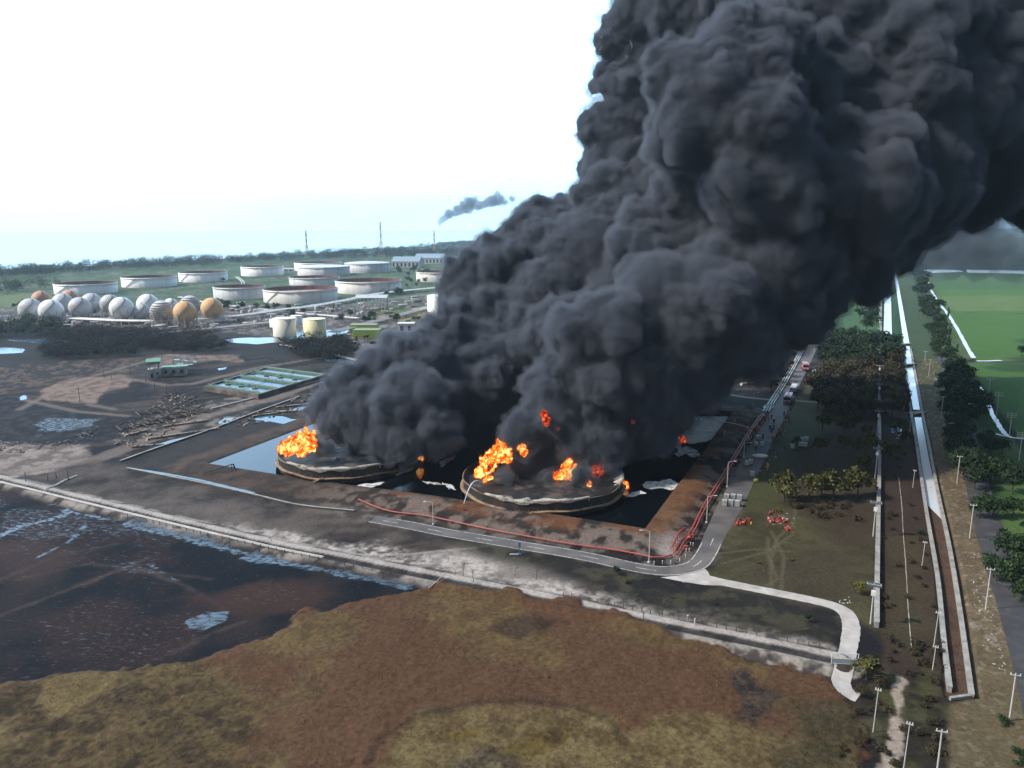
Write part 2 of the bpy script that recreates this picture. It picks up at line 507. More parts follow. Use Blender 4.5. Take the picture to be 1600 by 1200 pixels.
def build_ground():
    rows = [H_CAM * F_PX / (p - Y_HOR) for p in np.arange(1900, 353.2, -1.7)]
    rows = np.array([45.0, 60.0] + [r for r in rows if 75 < r < 13800] + [13900.0])
    us = np.arange(-0.92, 0.921, 0.00175)
    X = rows[:, None] * us[None, :]; Y = np.repeat(rows[:, None], len(us), 1)
    sh = X.shape
    X = X.ravel(); Y = Y.ravel(); N = len(X)
    Zh = np.zeros(N); near = Y < 900
    Zh[near] = height(X[near], Y[near])
    col = np.zeros((N, 3)); wet = np.zeros(N)
    nA = fbm(X, Y, 60, 5, 1); nB = fbm(X, Y, 14, 5, 2); nC = fbm(X, Y, 4, 4, 3); nD = fbm(X, Y, 22, 5, 4)
    ss = sstep
    def mix(mask, c, amt=1.0):
        k = (mask * amt)[:, None]
        col[:] = col * (1 - k) + np.asarray(c) * k
    def blend(c0, c1, t): return np.array(c0)[None] * (1 - t[:, None]) + np.array(c1)[None] * t[:, None]
    def reg(px, wob=6.0, soft=2.0, noise=None, world=False):
        poly = px if world else pts(px)
        lo = poly.min(0) - wob - soft - 5; hi = poly.max(0) + wob + soft + 5
        m = np.zeros(N)
        k = (X > lo[0]) & (X < hi[0]) & (Y > lo[1]) & (Y < hi[1])
        n = nB if noise is None else noise
        m[k] = ss(-soft, soft, sdist(X[k], Y[k], poly) + (n[k] - .5) * 2 * wob * 1.6)
        return m
    def line(px, w, soft=1.5, wob=0.0):
        l = pts(px); m = np.zeros(N)
        lo = l.min(0) - w - 10; hi = l.max(0) + w + 10
        k = (X > lo[0]) & (X < hi[0]) & (Y > lo[1]) & (Y < hi[1])
        d, _ = ldist(X[k], Y[k], l)
        m[k] = ss(w + soft, w - soft, d + (nC[k] - .5) * 2 * wob)
        return m
    # scorched plain
    col[:] = blend((.016, .014, .014), (.058, .044, .037), ss(.35, .7, nA * .5 + nB * .5))
    mix(ss(.52, .66, nD), (.010, .010, .012), .75)
    nS = fbm((X * .9 + Y * .43) * .16, (Y * .9 - X * .43), 6, 4, 31)
    mix(ss(.54, .64, nS) * (Y < 900), (.010, .010, .012), .6); mix(ss(.45, .36, nS) * (Y < 900), (.10, .078, .064), .35)
    # far country: woods, fields, then the sea beyond the coast
    far = ss(900, 1150, Y)
    col[:] = col * (1 - far[:, None]) + blend((.022, .040, .026), (.060, .085, .038), ss(.42, .6, nA)) * far[:, None]
    # tank farm lawns
    tf = reg([(-700,500),(-700,440),(-60,432),(200,420),(450,407),(700,398),(1000,395),(1000,480),(700,470),(560,478),(420,480),(345,472),(200,478),(80,486)], 12, 6, nA)
    mix(tf, blend((.035, .075, .030), (.075, .11, .045), ss(.35, .65, nB)), .95)
    mix(tf * ss(.56, .62, nD), (.12, .11, .085), .6)
    mix(reg([(-100,462),(60,458),(100,466),(90,480),(-100,478)], 8, 5), (.12, .16, .06), .8)
    for l, w in (([(-50,470),(80,455),(220,457),(360,440),(520,428),(700,420)], 4), ([(330,478),(420,483),(560,474),(720,452)], 6), ([(80,430),(300,424),(700,405)], 4),
                 ([(300,500),(430,492),(600,468),(720,455)], 5), ([(440,480),(420,500)], 5), ([(200,462),(330,475)], 4)):
        mix(line(l, w, 2), (.16, .15, .14), .8)
    plant = reg([(330,474),(420,478),(560,476),(720,455),(760,520),(640,560),(560,565),(520,540),(440,530),(360,520),(230,512),(0,515),(-60,480),(80,480)], 6, 4)
    mix(plant, blend((.085, .070, .062), (.22, .19, .17), ss(.4, .66, nC)), .85)
    mix(plant * ss(.55, .6, nB), (.045, .040, .040), .7)
    mix(reg([(560,496),(600,484),(670,478),(700,484),(700,500),(640,503)], 4, 3), blend((.09, .10, .04), (.26, .20, .11), ss(.45, .6, nC)), .95)
    mix(reg([(540,480),(600,478),(640,470),(690,474),(680,486),(600,492)], 4, 3), (.06, .085, .03), .6)
    # burnt wood floor, mud lots
    mix(reg([(-500,520),(60,510),(200,512),(350,520),(480,530),(520,545),(480,560),(360,556),(240,556),(120,565),(-500,600)], 10, 5), blend((.016, .016, .018), (.035, .03, .026), nB), .95)
    mix(reg([(-500,600),(40,570),(140,560),(230,562),(210,580),(100,592),(0,620),(-300,650)], 8, 4), blend((.025, .022, .022), (.11, .075, .055), ss(.45, .62, nC)), .9)
    pink = blend((.12, .080, .062), (.22, .155, .12), ss(.35, .65, nC))
    mix(reg([(60,612),(115,590),(185,586),(212,596),(205,606),(160,612),(148,630),(70,626)], 3, 1.5), pink, .95)
    mix(reg([(235,560),(262,553),(300,554),(370,556),(385,566),(340,562),(290,570),(240,572)], 3, 1.5), pink, .9)
    mix(reg([(-300,700),(30,690),(120,697),(150,712),(70,742),(-20,752),(-300,720)], 5, 2), blend((.13, .10, .085), (.27, .22, .19), ss(.35, .65, nC)), .9)
    mix(reg([(-300,640),(0,615),(60,628),(170,652),(280,640),(330,650),(200,690),(60,690),(-300,690)], 5, 3), blend((.010, .011, .014), (.035, .03, .03), ss(.4, .7, nC)), .95)
    mix(reg([(225,652),(330,625),(400,615),(470,600),(520,585),(510,600),(440,622),(330,668),(250,690),(180,690)], 4, 2), blend((.045, .038, .034), (.20, .16, .135), ss(.45, .7, nC)), .85)
    for l, w in (([(0,742),(150,718),(330,650),(430,622),(520,585)], 5), ([(30,640),(110,598),(235,562)], 2.2), ([(190,590),(260,602),(290,600)], 2.5), ([(40,625),(120,643),(200,650)], 2.0),
                 ([(140,632),(180,640)], 2.0), ([(300,600),(400,575),(520,556)], 3)):
        mix(line(l, w, 1.5, 1), (.20, .155, .13), .6)
    mix(line([(20,752),(150,725),(210,722),(330,655),(420,630)], 3.2, 2, 2), (.022, .020, .020), .8)
    # flats in front of the basin
    mix(reg([(60,750),(150,718),(200,728),(330,745),(500,770),(640,800),(700,850),(500,840),(260,812),(100,780)], 4, 5), blend((.026, .022, .020), (.092, .072, .060), ss(.3, .7, nB * .6 + nC * .4)), .9)
    mix(reg([(200,728),(400,640),(486,660),(318,727),(420,755),(300,742)], 2, 2), blend((.022, .020, .022), (.045, .036, .032), nC), .95)
    b = sdist(X, Y, BASIN); bm = ss(-17, -14, b) * (1 - ss(0, 2, b)) * (Y < 600)
    mix(bm, blend((.026, .021, .019), (.095, .058, .038), ss(.38, .66, nC)), .95)
    mix(bm * ss(-35, -75, X), blend((.026, .022, .020), (.085, .055, .040), nC), .85)
    low = ss(-15, -9, -np.abs(b + 14)) * (Y < 600) * ss(.42, .6, nC) * ss(-120, -60, X - 20)
    mix(np.clip(low, 0, 1), (.20, .165, .14), .5)
    mix(bm * ss(-11, -7, b) * ss(.5, .62, nB) * (X > -45), (.13, .055, .026), .8)
    rb = reg([(1012,840),(1040,800),(1080,735),(1100,745),(1075,800),(1045,850)], 2, 3); mix(rb, blend((.085, .045, .024), (.19, .095, .045), nC), .9)
    mix(reg([(1020,860),(1050,838),(1075,845),(1060,872),(1025,868)], 2, 2), (.33, .28, .26), .75)
    # ash beside the dyke, speckled, with paler patches
    ash = reg([(240,806),(360,822),(480,845),(560,848),(640,858),(800,892),(920,925),(1060,955),(1200,985),(1310,1018),(1310,1040),(1180,1012),(1050,985),(900,953),(750,922),(600,892),(420,855),(270,818)], 7, 4)
    sp = fbm(X, Y, 1.6, 3, 9)
    mix(ash, blend((.085, .072, .062), (.50, .44, .39), ss(.36, .66, sp * .55 + nC * .2 + nB * .25)), .9)
    mix(reg([(640,868),(740,862),(840,885),(900,915),(820,920),(720,900)], 5, 6), (.36, .31, .27), .5)
    mix(reg([(180,780),(330,790),(470,830),(300,818)], 5, 8), (.15, .12, .10), .5)
    mix(line([(560,868),(640,866),(740,856),(800,848)], .8, .6, .4), (.32, .27, .23), .7)
    mix(reg([(700,838),(860,862),(1000,896),(1040,905),(1200,935),(1300,965),(1308,1000),(1150,985),(980,940),(900,905),(780,872)], 5, 5), blend((.018, .017, .015), (.050, .045, .028), ss(.4, .65, nC)), .88)
    d, side = ldist(X, Y, DYKE)
    sdv = d * side
    dk = ss(7.5, 6, d) * (Y < 900)
    mix(dk, blend((.06, .05, .045), (.30, .26, .22), ss(.35, .6, nC)), .9)
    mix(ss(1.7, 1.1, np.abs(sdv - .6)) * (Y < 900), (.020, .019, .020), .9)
    mix(ss(1.5, 1.0, np.abs(sdv + 2.3)) * (Y < 900), (.42, .37, .33), .7)
    # the burnt wetland on the left
    bu = reg([(-500,700),(-150,732),(0,765),(240,824),(420,866),(600,902),(730,928),(690,935),(600,945),(470,962),(450,995),(330,1035),(0,1080),(-500,1100)], 2, 2)
    mix(bu, blend((.004, .006, .010), (.019, .014, .014), ss(.38, .68, nA * .4 + nB * .6)), .97)
    mix(bu * ss(.50, .62, nD) , (.040, .018, .013), .35)
    wl = np.zeros(N)
    for l, w in (([(0,838),(30,822),(80,812),(110,800)], 2.0), ([(30,805),(95,795)], 1.0), ([(60,870),(110,845),(135,820)], 1.5), ([(90,795),(180,815)], 1.5), ([(205,818),(260,832),(330,850)], 2.4), ([(320,849),(420,874),(520,894),(640,918)], 2.0), ([(60,783),(150,806),(205,820)], 1.0), ([(380,872),(470,884)], 2.0),
                 ([(0,950),(60,925),(95,915)], 0.8), ([(230,880),(290,915)], .9)):
        wl = np.maximum(wl, line(l, w * 1.5, 2.4, 1.5))
    wl = np.maximum(wl, reg([(290,970),(322,956),(362,953),(358,970),(322,986),(292,984)], 1.2, 1.2))
    wet = np.maximum(wet, wl * .80)
    for l, w in (([(0,962),(70,935),(150,905),(230,872)], .8), ([(220,890),(290,915),(350,950)], .6), ([(0,905),(90,868),(180,850)], .7), ([(270,1020),(330,990),(380,972)], .6), ([(30,905),(140,880),(330,905)], .4)):
        mix(bu * line(l, w, 1.2, 1.2), (.075, .052, .042), .55)
    mix(bu * reg([(310,935),(420,905),(520,930),(460,960),(350,960)], 6, 6), (.050, .024, .017), .6)
    mix(bu * reg([(-50,850),(60,845),(140,870),(60,910),(-50,900)], 6, 6), (.050, .030, .025), .6)
    wet = np.maximum(wet, bu * (.60 + .05 * ss(.45, .65, nD)))
    wet = np.maximum(wet, bu * .70 * reg([(-40,775),(80,785),(220,812),(330,845),(300,862),(200,850),(90,850),(-40,845)], 8, 8))
    wet = np.maximum(wet, bu * .69 * reg([(60,1000),(130,985),(160,1005),(120,1020),(60,1020)], 5, 5))
    wet = np.maximum(wet, bu * .69 * reg([(140,885),(200,870),(300,890),(280,910),(180,905)], 5, 5)); wet = np.maximum(wet, bu * .60 * ss(.56, .72, nS * .5 + nC * .5))
    wet = np.maximum(wet, reg([(60,650),(110,648),(165,655),(140,668),(60,682),(30,668)], 7, 5) * .74)
    wet = np.maximum(wet, reg([(-60,655),(60,650),(150,660),(90,690),(0,700),(-60,690)], 6, 6) * .62); wet = np.maximum(wet, reg([(-200,640),(60,628),(200,655),(150,690),(-100,700)], 8, 6) * .6 * ss(.45, .6, nC))
    # brown reed marsh
    sm = sdist(X, Y, MARSH); nE = fbm(X, Y, 10, 4, 41)
    n7 = fbm(X, Y, 7, 4, 41); ma = ss(-.8, .8, sm + (n7 - .5) * 9)
    fine = fbm(X, Y, .9, 2, 12)
    mix(ma, blend((.066, .032, .017), (.105, .055, .029), nA * .5 + fine * .5))
    def mreg(px, c0, c1, amt, wob=6, soft=5): mix(ma * reg(px, wob, soft), blend(c0, c1, ss(.25, .75, nC * .6 + fine * .4)), amt)
    ol0, ol1, dk0 = (.074, .048, .020), (.135, .093, .038), (.022, .014, .010)
    mreg([(-500,1050),(240,1035),(330,1030),(420,1075),(440,1120),(420,1200),(430,1500),(-500,1500)], (.036, .024, .013), (.115, .078, .032), .95, 7, 4)
    mix(ma * reg([(-500,1080),(200,1060),(400,1100),(420,1200),(400,1500),(-500,1500)], 7, 4) * ss(.45, .54, nD * .55 + nC * .45), dk0, .85)
    mix(ma * reg([(-500,1080),(200,1060),(400,1100),(420,1200),(400,1500),(-500,1500)], 7, 4) * ss(.56, .66, nB), (.19, .135, .055), .6)
    mreg([(-300,1062),(0,1064),(130,1043),(240,1036),(340,1020),(330,1045),(200,1060),(0,1085)], ol0, ol1, .7)
    mreg([(400,1010),(455,975),(520,960),(560,975),(520,1010),(440,1025)], ol0, ol1, .85, 4)
    mreg([(430,1150),(470,1080),(500,1045),(480,1100),(440,1160)], ol0, ol1, .5, 4)
    mreg([(640,925),(700,918),(800,950),(870,1000),(900,1045),(850,1062),(800,1030),(740,1040),(700,1000),(640,950)], ol0, ol1, .75, 6, 4)
    mreg([(900,985),(1000,985),(1080,1000),(1190,1035),(1210,1070),(1140,1060),(1050,1020),(960,1000)], ol0, ol1, .7, 5)
    mreg([(575,1200),(590,1165),(650,1125),(720,1108),(820,1102),(900,1112),(950,1135),(978,1165),(1010,1150),(1060,1130),(1110,1122),(1180,1140),(1250,1150),(1330,1140),(1360,1200),(1400,1500),(560,1500)], ol0, (.15, .110, .048), .95, 4, 2.5)
    mix(ma * line([(575,1195),(592,1163),(650,1123),(720,1106),(820,1100),(900,1110),(952,1133),(980,1165)], .8, .9, .9), dk0, .5)
    mreg([(780,1180),(830,1150),(890,1152),(885,1175),(830,1190)], (.035, .022, .010), (.11, .075, .02), .9, 1.5, 1.5)
    mreg([(690,1165),(700,1150),(755,1140),(760,1150),(715,1166)], (.08, .05, .015), (.14, .10, .03), .9, 1.0, 1.0)
    mreg([(690,1195),(760,1175),(800,1200),(760,1230),(690,1220)], dk0, (.10, .08, .05), .8, 3, 2)
    mreg([(770,985),(800,970),(860,965),(900,975),(850,990),(810,1000)], dk0, (.05, .03, .02), .8, 3, 2)
    mreg([(1130,1055),(1160,1050),(1175,1080),(1222,1088),(1212,1125),(1180,1140),(1150,1125),(1150,1090)], (.016, .015, .016), (.07, .045, .03), .95, 3, 1.5)
    mreg([(1210,1100),(1300,1080),(1360,1110),(1370,1300),(1180,1300),(1230,1160)], (.028, .026, .012), (.065, .050, .028), .85, 5, 4)
    mreg([(560,1240),(1000,1200),(1000,1260)], dk0, ol1, .5, 3, 3)
    # right-hand side: grass, wood floor, strips
    gr = reg([(1050,905),(1112,888),(1180,745),(1232,645),(1290,560),(1372,560),(1372,985),(1335,960),(1200,925)], 2, 2)
    mix(gr, blend((.040, .036, .018), (.072, .064, .032), ss(.3, .7, nB * .5 + nC * .5)))
    mix(reg([(1110,800),(1180,745),(1240,650),(1300,640),(1240,740),(1200,790)], 5, 4), (.058, .068, .026), .7)
    mix(reg([(1240,700),(1372,640),(1372,900),(1330,850),(1230,780)], 6, 5), (.042, .027, .020), .7)
    mix(reg([(1160,900),(1240,860),(1330,870),(1340,930),(1300,940)], 6, 5), (.045, .032, .022), .6)
    for l in ([(1130,880),(1200,862),(1238,835),(1248,760)], [(1205,925),(1205,870),(1215,840),(1240,820)], [(1120,865),(1180,858),(1240,862)], [(1180,925),(1215,905),(1200,870),(1200,840)], [(1205,830),(1225,870),(1220,930)]):
        mix(line(l, .5, .5, .3), (.11, .095, .055), .6)
    mix(reg([(1376,560),(1408,560),(1460,880),(1482,1100),(1450,1110),(1376,1100)], 1, 1), blend((.030, .020, .017), (.058, .038, .026), nC * .5 + nB * .5), .97)
    mix(reg([(1376,840),(1430,840),(1460,1000),(1470,1040),(1376,1020)], 4, 4), (.060, .050, .024), .6)
    mix(reg([(1340,1050),(1480,1040),(1500,1100),(1520,1500),(1350,1500)], 4, 3), blend((.020, .017, .011), (.055, .052, .022), ss(.35, .65, nC)), .9)
    mix(line([(1407,1062),(1400,1085),(1404,1110),(1398,1140),(1392,1180),(1390,1230)], 1.1, .5, 1.6), (.30, .24, .19), .95)
    st = reg([(1428,560),(1465,560),(1500,650),(1545,850),(1578,960),(1605,1080),(1660,1400),(1500,1400),(1484,1100),(1526,1092),(1484,880),(1446,680)], 1, 1)
    mix(st, blend((.100, .074, .044), (.165, .125, .075), ss(.25, .75, nC * .6 + fine * .4)), .97)
    mix(st * ss(760, 330, Y) * 0 + st * ss(330, 520, Y), (.055, .062, .026), .75)
    mix(st * ss(.66, .70, sp), (.30, .25, .20), .5)
    dcn, _ = ldist(X, Y, CANAL); mix(ss(3.3, 2.9, dcn) * (Y > P(1500, 1092).y), blend((.060, .036, .025), (.115, .068, .045), nC), .95)
    mix(st * ss(175, 150, Y), (.085, .065, .030), .6)
    # lawns and rice fields
    g2 = reg([(1300,520),(1330,440),(1384,415),(1384,540),(1300,540)], 4, 4)
    mix(g2, blend((.045, .10, .040), (.07, .13, .05), nB), .9)
    mix(reg([(1396,415),(1402,415),(1418,560),(1392,560)], .5, .5), (.03, .075, .03), .9)
    mix(reg([(1404,415),(1440,415),(1480,560),(1424,560)], 1, 1), (.05, .075, .035), .9)
    mix(reg([(1395,396),(2600,396),(2600,428),(1450,424),(1440,415)], 4, 8), blend((.03, .05, .035), (.05, .08, .05), nB), .9)
    f1 = reg([(1448,426),(2600,430),(2600,566),(1526,564)], .6, .8)
    mix(f1, blend((.050, .115, .026), (.078, .150, .034), nA * .6 + nB * .4), .97)
    mix(reg([(1460,462),(2600,455),(2600,494),(1478,486)], 3, 3), blend((.085, .14, .045), (.13, .17, .06), nB), .85)
    mix(reg([(1448,426),(2600,430),(2600,452),(1455,452)], 3, 3), (.055, .10, .05), .6)
    mix(reg([(1440,430),(1452,430),(1528,560),(1478,565)], 2, 2), (.085, .125, .04), .8)
    f2 = reg([(1502,566),(2600,566),(2600,690),(1592,684),(1560,640)], .6, .8)
    mix(f2, blend((.045, .105, .024), (.070, .140, .032), nA * .6 + nB * .4), .97)
    mix(reg([(1530,566),(2600,566),(2600,640),(1590,582)], .6, 1), blend((.06, .125, .03), (.09, .15, .04), nB), .9)
    mix(reg([(1588,650),(1600,582),(2600,640),(2600,670)], 1, 1), (.075, .14, .035), .8)
    f3 = reg([(1500,600),(1560,650),(1590,700),(1700,700),(2600,760),(2600,1200),(1640,1000),(1560,800)], 2, 2)
    mix(f3, blend((.042, .095, .026), (.08, .14, .038), ss(.3, .7, nB)), .9)
    mix(line([(1512,570),(1532,600),(1562,650),(1592,690),(1640,780)], 1.2, .8), (.018, .04, .015), .7)
    mix(line([(1478,488),(1700,492)], 1, 1), (.035, .07, .022), .6); mix(line([(1528,566),(1600,562),(1800,560)], 2, 1.5), (.12, .10, .06), .7)
    # coast: sea is a sheet of its own; grey sand beside it
    V = np.stack([X, Y, Zh], 1)
    r, c = sh
    i = np.arange((r - 1) * c).reshape(r - 1, c)[:, :-1].ravel()
    Q = np.stack([i, i + 1, i + c + 1, i + c], 1)
    m, t = new_mat('soil')
    o_ = t.nodes.new('ShaderNodeOutputMaterial'); bs = t.nodes.new('ShaderNodeBsdfPrincipled'); t.links.new(bs.outputs[0], o_.inputs[0])
    at = t.nodes.new('ShaderNodeAttribute'); at.attribute_name = 'soil'
    aw = t.nodes.new('ShaderNodeAttribute'); aw.attribute_name = 'wet'
    g = t.nodes.new('ShaderNodeTexCoord')
    n = t.nodes.new('ShaderNodeTexNoise'); n.inputs['Scale'].default_value = 0.9; n.inputs['Detail'].default_value = 6; n.inputs['Roughness'].default_value = .68
    t.links.new(g.outputs['Object'], n.inputs['Vector'])
    rr = t.nodes.new('ShaderNodeMapRange'); rr.inputs['From Min'].default_value = .28; rr.inputs['From Max'].default_value = .72
    rr.inputs['To Min'].default_value = .62; rr.inputs['To Max'].default_value = 1.38
    t.links.new(n.outputs[0], rr.inputs[0])
    sc = t.nodes.new('ShaderNodeVectorMath'); sc.operation = 'SCALE'
    t.links.new(at.outputs['Color'], sc.inputs[0]); t.links.new(rr.outputs[0], sc.inputs['Scale'])
    wn = t.nodes.new('ShaderNodeTexNoise'); wn.inputs['Scale'].default_value = .75; wn.inputs['Detail'].default_value = 8; wn.inputs['Roughness'].default_value = .75
    mp = t.nodes.new('ShaderNodeMapping'); mp.inputs['Rotation'].default_value = (0, 0, .5); mp.inputs['Scale'].default_value = (.6, 1.3, 1)
    t.links.new(g.outputs['Object'], mp.inputs[0]); t.links.new(mp.outputs[0], wn.inputs['Vector'])
    ad = t.nodes.new('ShaderNodeMath'); ad.operation = 'ADD'; t.links.new(wn.outputs[0], ad.inputs[0]); t.links.new(aw.outputs['Fac'], ad.inputs[1])
    wm = t.nodes.new('ShaderNodeMapRange'); wm.inputs['From Min'].default_value = 1.20; wm.inputs['From Max'].default_value = 1.34; t.links.new(ad.outputs[0], wm.inputs[0])
    mxc = t.nodes.new('ShaderNodeMix'); mxc.data_type = 'RGBA'; t.links.new(wm.outputs[0], mxc.inputs['Factor']); t.links.new(sc.outputs[0], mxc.inputs['A']); mxc.inputs['B'].default_value = (.02, .03, .04, 1)
    t.links.new(mxc.outputs['Result'], bs.inputs['Base Color'])
    mro = t.nodes.new('ShaderNodeMapRange'); mro.inputs['To Min'].default_value = .95; mro.inputs['To Max'].default_value = .06; t.links.new(wm.outputs[0], mro.inputs[0])
    t.links.new(mro.outputs[0], bs.inputs['Roughness'])
    msp = t.nodes.new('ShaderNodeMapRange'); msp.inputs['To Min'].default_value = .12; msp.inputs['To Max'].default_value = .6; t.links.new(wm.outputs[0], msp.inputs[0])
    t.links.new(msp.outputs[0], bs.inputs['Specular IOR Level'])
    iv = t.nodes.new('ShaderNodeMath'); iv.operation = 'SUBTRACT'; iv.inputs[0].default_value = 1; t.links.new(wm.outputs[0], iv.inputs[1])
    bst = t.nodes.new('ShaderNodeMath'); bst.operation = 'MULTIPLY'; bst.inputs[1].default_value = .7; t.links.new(iv.outputs[0], bst.inputs[0])
    bp = t.nodes.new('ShaderNodeBump'); bp.inputs['Distance'].default_value = .35; t.links.new(bst.outputs[0], bp.inputs['Strength']); t.links.new(n.outputs[0], bp.inputs['Height'])
    t.links.new(bp.outputs[0], bs.inputs['Normal'])
    o = np_mesh('ground', V, Q, m)
    me = o.data
    a = me.attributes.new('soil', 'FLOAT_COLOR', 'POINT'); a.data.foreach_set('color', np.column_stack([np.clip(col, 0, 1), np.ones(N)]).astype(np.float32).ravel())
    a = me.attributes.new('wet', 'FLOAT', 'POINT'); a.data.foreach_set('value', wet.astype(np.float32))
    tag(o, kind='structure')
    return o
ground = build_ground()

# ------------------------------------------------------------------ roads, paths and water lie on the ground as sheets
def smooth_line(p, n=8, closed=False):
    p = [Vector(q) for q in p]; o = []
    for i in range(len(p) - 1):
        p0 = p[max(i - 1, 0)]; p1 = p[i]; p2 = p[i + 1]; p3 = p[min(i + 2, len(p) - 1)]
        for k in range(n):
            t = k / n
            o.append(0.5 * ((2 * p1) + (-p0 + p2) * t + (2 * p0 - 5 * p1 + 4 * p2 - p3) * t * t + (-p0 + 3 * p1 - 3 * p2 + p3) * t ** 3))
    o.append(p[-1]); return o

def offset_line(l, d):
    """points D metres to the right of the line's direction"""
    o = []
    for i, p in enumerate(l):
        a = l[max(i - 1, 0)]; b = l[min(i + 1, len(l) - 1)]
        t = Vector((b.x - a.x, b.y - a.y)).normalized()
        o.append(Vector((p.x + t.y * d, p.y - t.x * d, p.z)))
    return o

def strip(mb, l, w0, w1, z, dash=None, rag=0.0, rnd=None, drape=False):
    a = offset_line(l, w0); b = offset_line(l, w1)
    if rag:
        a = [p + Vector((rnd.uniform(-rag, rag), rnd.uniform(-rag, rag), 0)) for p in a]; b = [p + Vector((rnd.uniform(-rag, rag), rnd.uniform(-rag, rag), 0)) for p in b]
    for i in range(len(l) - 1):
        if dash and (i // dash[0]) % dash[1]: continue
        q_ = (a[i], b[i], b[i + 1], a[i + 1])
        mb.quad(*[(p.x, p.y, z + (max(0, hz(p.x, p.y)) if drape else 0)) for p in q_])
    return mb

def resample(l, step):
    o = [l[0].copy()]; acc = 0.0
    for a, b in zip(l[:-1], l[1:]):
        L = (b - a).length; s = step - acc
        while s <= L:
            o.append(a.lerp(b, s / L)); s += step
        acc = (acc + L) % step
    return o

def pline(px, step=None, n=8, z=0.0):
    l = smooth_line([P(x, y) for x, y in px], n)
    return resample(l, step) if step else l

asph = mat('asphalt', (.105, .095, .090), .85, var=.25, scale=.12, dirt=(.19, .16, .14), dirt_amt=.5, dscale=.06)
asph2 = mat('worn_asphalt', (.048, .046, .050), .85, var=.2, scale=.12, dirt=(.12, .11, .10), dirt_amt=.4)
paint = mat('road_paint', (.62, .60, .56), .7, var=.3, scale=1.2, dirt=(.12, .11, .10), dirt_amt=.9, dscale=.7)
pale = mat('pale_concrete', (.45, .41, .37), .9, var=.16, scale=.35, dirt=(.30, .26, .22), dirt_amt=.6, dscale=.2, bump=.3)
ROAD = pline([(583,811),(640,821),(700,833),(800,850),(912,869),(1000,888),(1046,892),(1086,884),(1104,864),(1120,830),(1142,788),(1166,740),(1190,692),(1212,652),(1232,612),(1252,575),(1272,535),(1290,498),(1312,456),(1326,434),(1345,405)], 2.0)
def vstrip(mb, l, f0, f1, z):
    n_ = [Vector((0, 0, 0))] * 0
    A_ = offset_line(l, 1.0)
    for i in range(len(l) - 1):
        q_ = [l[i].lerp(A_[i], f0(i)), l[i].lerp(A_[i], f1(i)), l[i + 1].lerp(A_[i + 1], f1(i + 1)), l[i + 1].lerp(A_[i + 1], f0(i + 1))]
        mb.quad(*[(p.x, p.y, z) for p in q_])
rw = lambda i: 3.2 + 1.1 * min(1, max(0, (i - 68) / 16))
mb = MB(); vstrip(mb, ROAD, lambda i: -rw(i), rw, .06)
o = mb.build('road', asph); tag(o, kind='structure')
mk = MB()
nb = 71
strip(mk, ROAD[4:nb - 4], -2.95, -2.72, .075); strip(mk, ROAD[:nb - 4], 2.72, 2.95, .075)
strip(mk, ROAD[2:nb - 2], -.12, .12, .075, dash=(3, 3))
tag(mk.build('road_markings', paint), kind='structure')
r2 = pline([(1470,545),(1484,580),(1492,620),(1506,660),(1518,710),(1530,760),(1548,830),(1572,900),(1592,960),(1620,1050),(1660,1200)], 3.0)
tag(strip(MB(), r2, -3.8, 4.6, .05).build('road', asph2), kind='structure')
jr = random.Random(3)
cp = pline([(1062,905),(1095,902),(1130,910),(1200,924),(1260,936),(1300,946),(1322,958),(1330,980),(1326,1010),(1319,1045),(1314,1068),(1322,1082),(1345,1092)], 1.0)
mb = strip(MB(), cp, -2.1, 2.1, .045, rag=.14, rnd=jr)
mb = MB(); strip(mb, cp[:62], -2.1, 2.1, .045, rag=.1, rnd=jr); strip(mb, cp[61:], -2.0, 2.0, .12, rag=.1, rnd=jr, drape=True)
mb.quad(*[P(x, y, .040) for x, y in ((1032,902),(1062,899),(1100,887),(1106,893),(1112,906),(1135,915),(1100,914),(1062,908))])
tag(mb.build('path', pale), kind='structure')
# small side road at the far wood
tag(strip(MB(), pline([(1130,614),(1160,620),(1215,626)], 2), -1.6, 1.6, .05).build('path', mat('dirt_track', (.22, .18, .13), .95, var=.2, scale=.3)), kind='structure')
tag(strip(MB(), pline([(1243,626),(1290,630),(1322,634)], 2), -1.6, 1.6, .05).build('path', mat('dirt_track', (0,) * 3)), kind='structure')

def water_mat(name, col=(.01, .015, .018), rough=.03, bump=.02, scale=.5, ior=1.33, spec=.5):
    m, t = new_mat(name)
    o_ = t.nodes.new('ShaderNodeOutputMaterial'); b = t.nodes.new('ShaderNodeBsdfPrincipled'); t.links.new(b.outputs[0], o_.inputs[0])
    b.inputs['Base Color'].default_value = (*col, 1); b.inputs['Roughness'].default_value = rough; b.inputs['IOR'].default_value = ior
    b.inputs['Specular IOR Level'].default_value = spec
    g = t.nodes.new('ShaderNodeTexCoord'); n = t.nodes.new('ShaderNodeTexNoise'); n.inputs['Scale'].default_value = scale; n.inputs['Detail'].default_value = 4
    t.links.new(g.outputs['Object'], n.inputs['Vector'])
    bp = t.nodes.new('ShaderNodeBump'); bp.inputs['Strength'].default_value = 1; bp.inputs['Distance'].default_value = bump
    t.links.new(n.outputs[0], bp.inputs['Height']); t.links.new(bp.outputs[0], b.inputs['Normal'])
    return m
wat = water_mat('water', col=(.002, .0035, .005), bump=.02, ior=1.36)
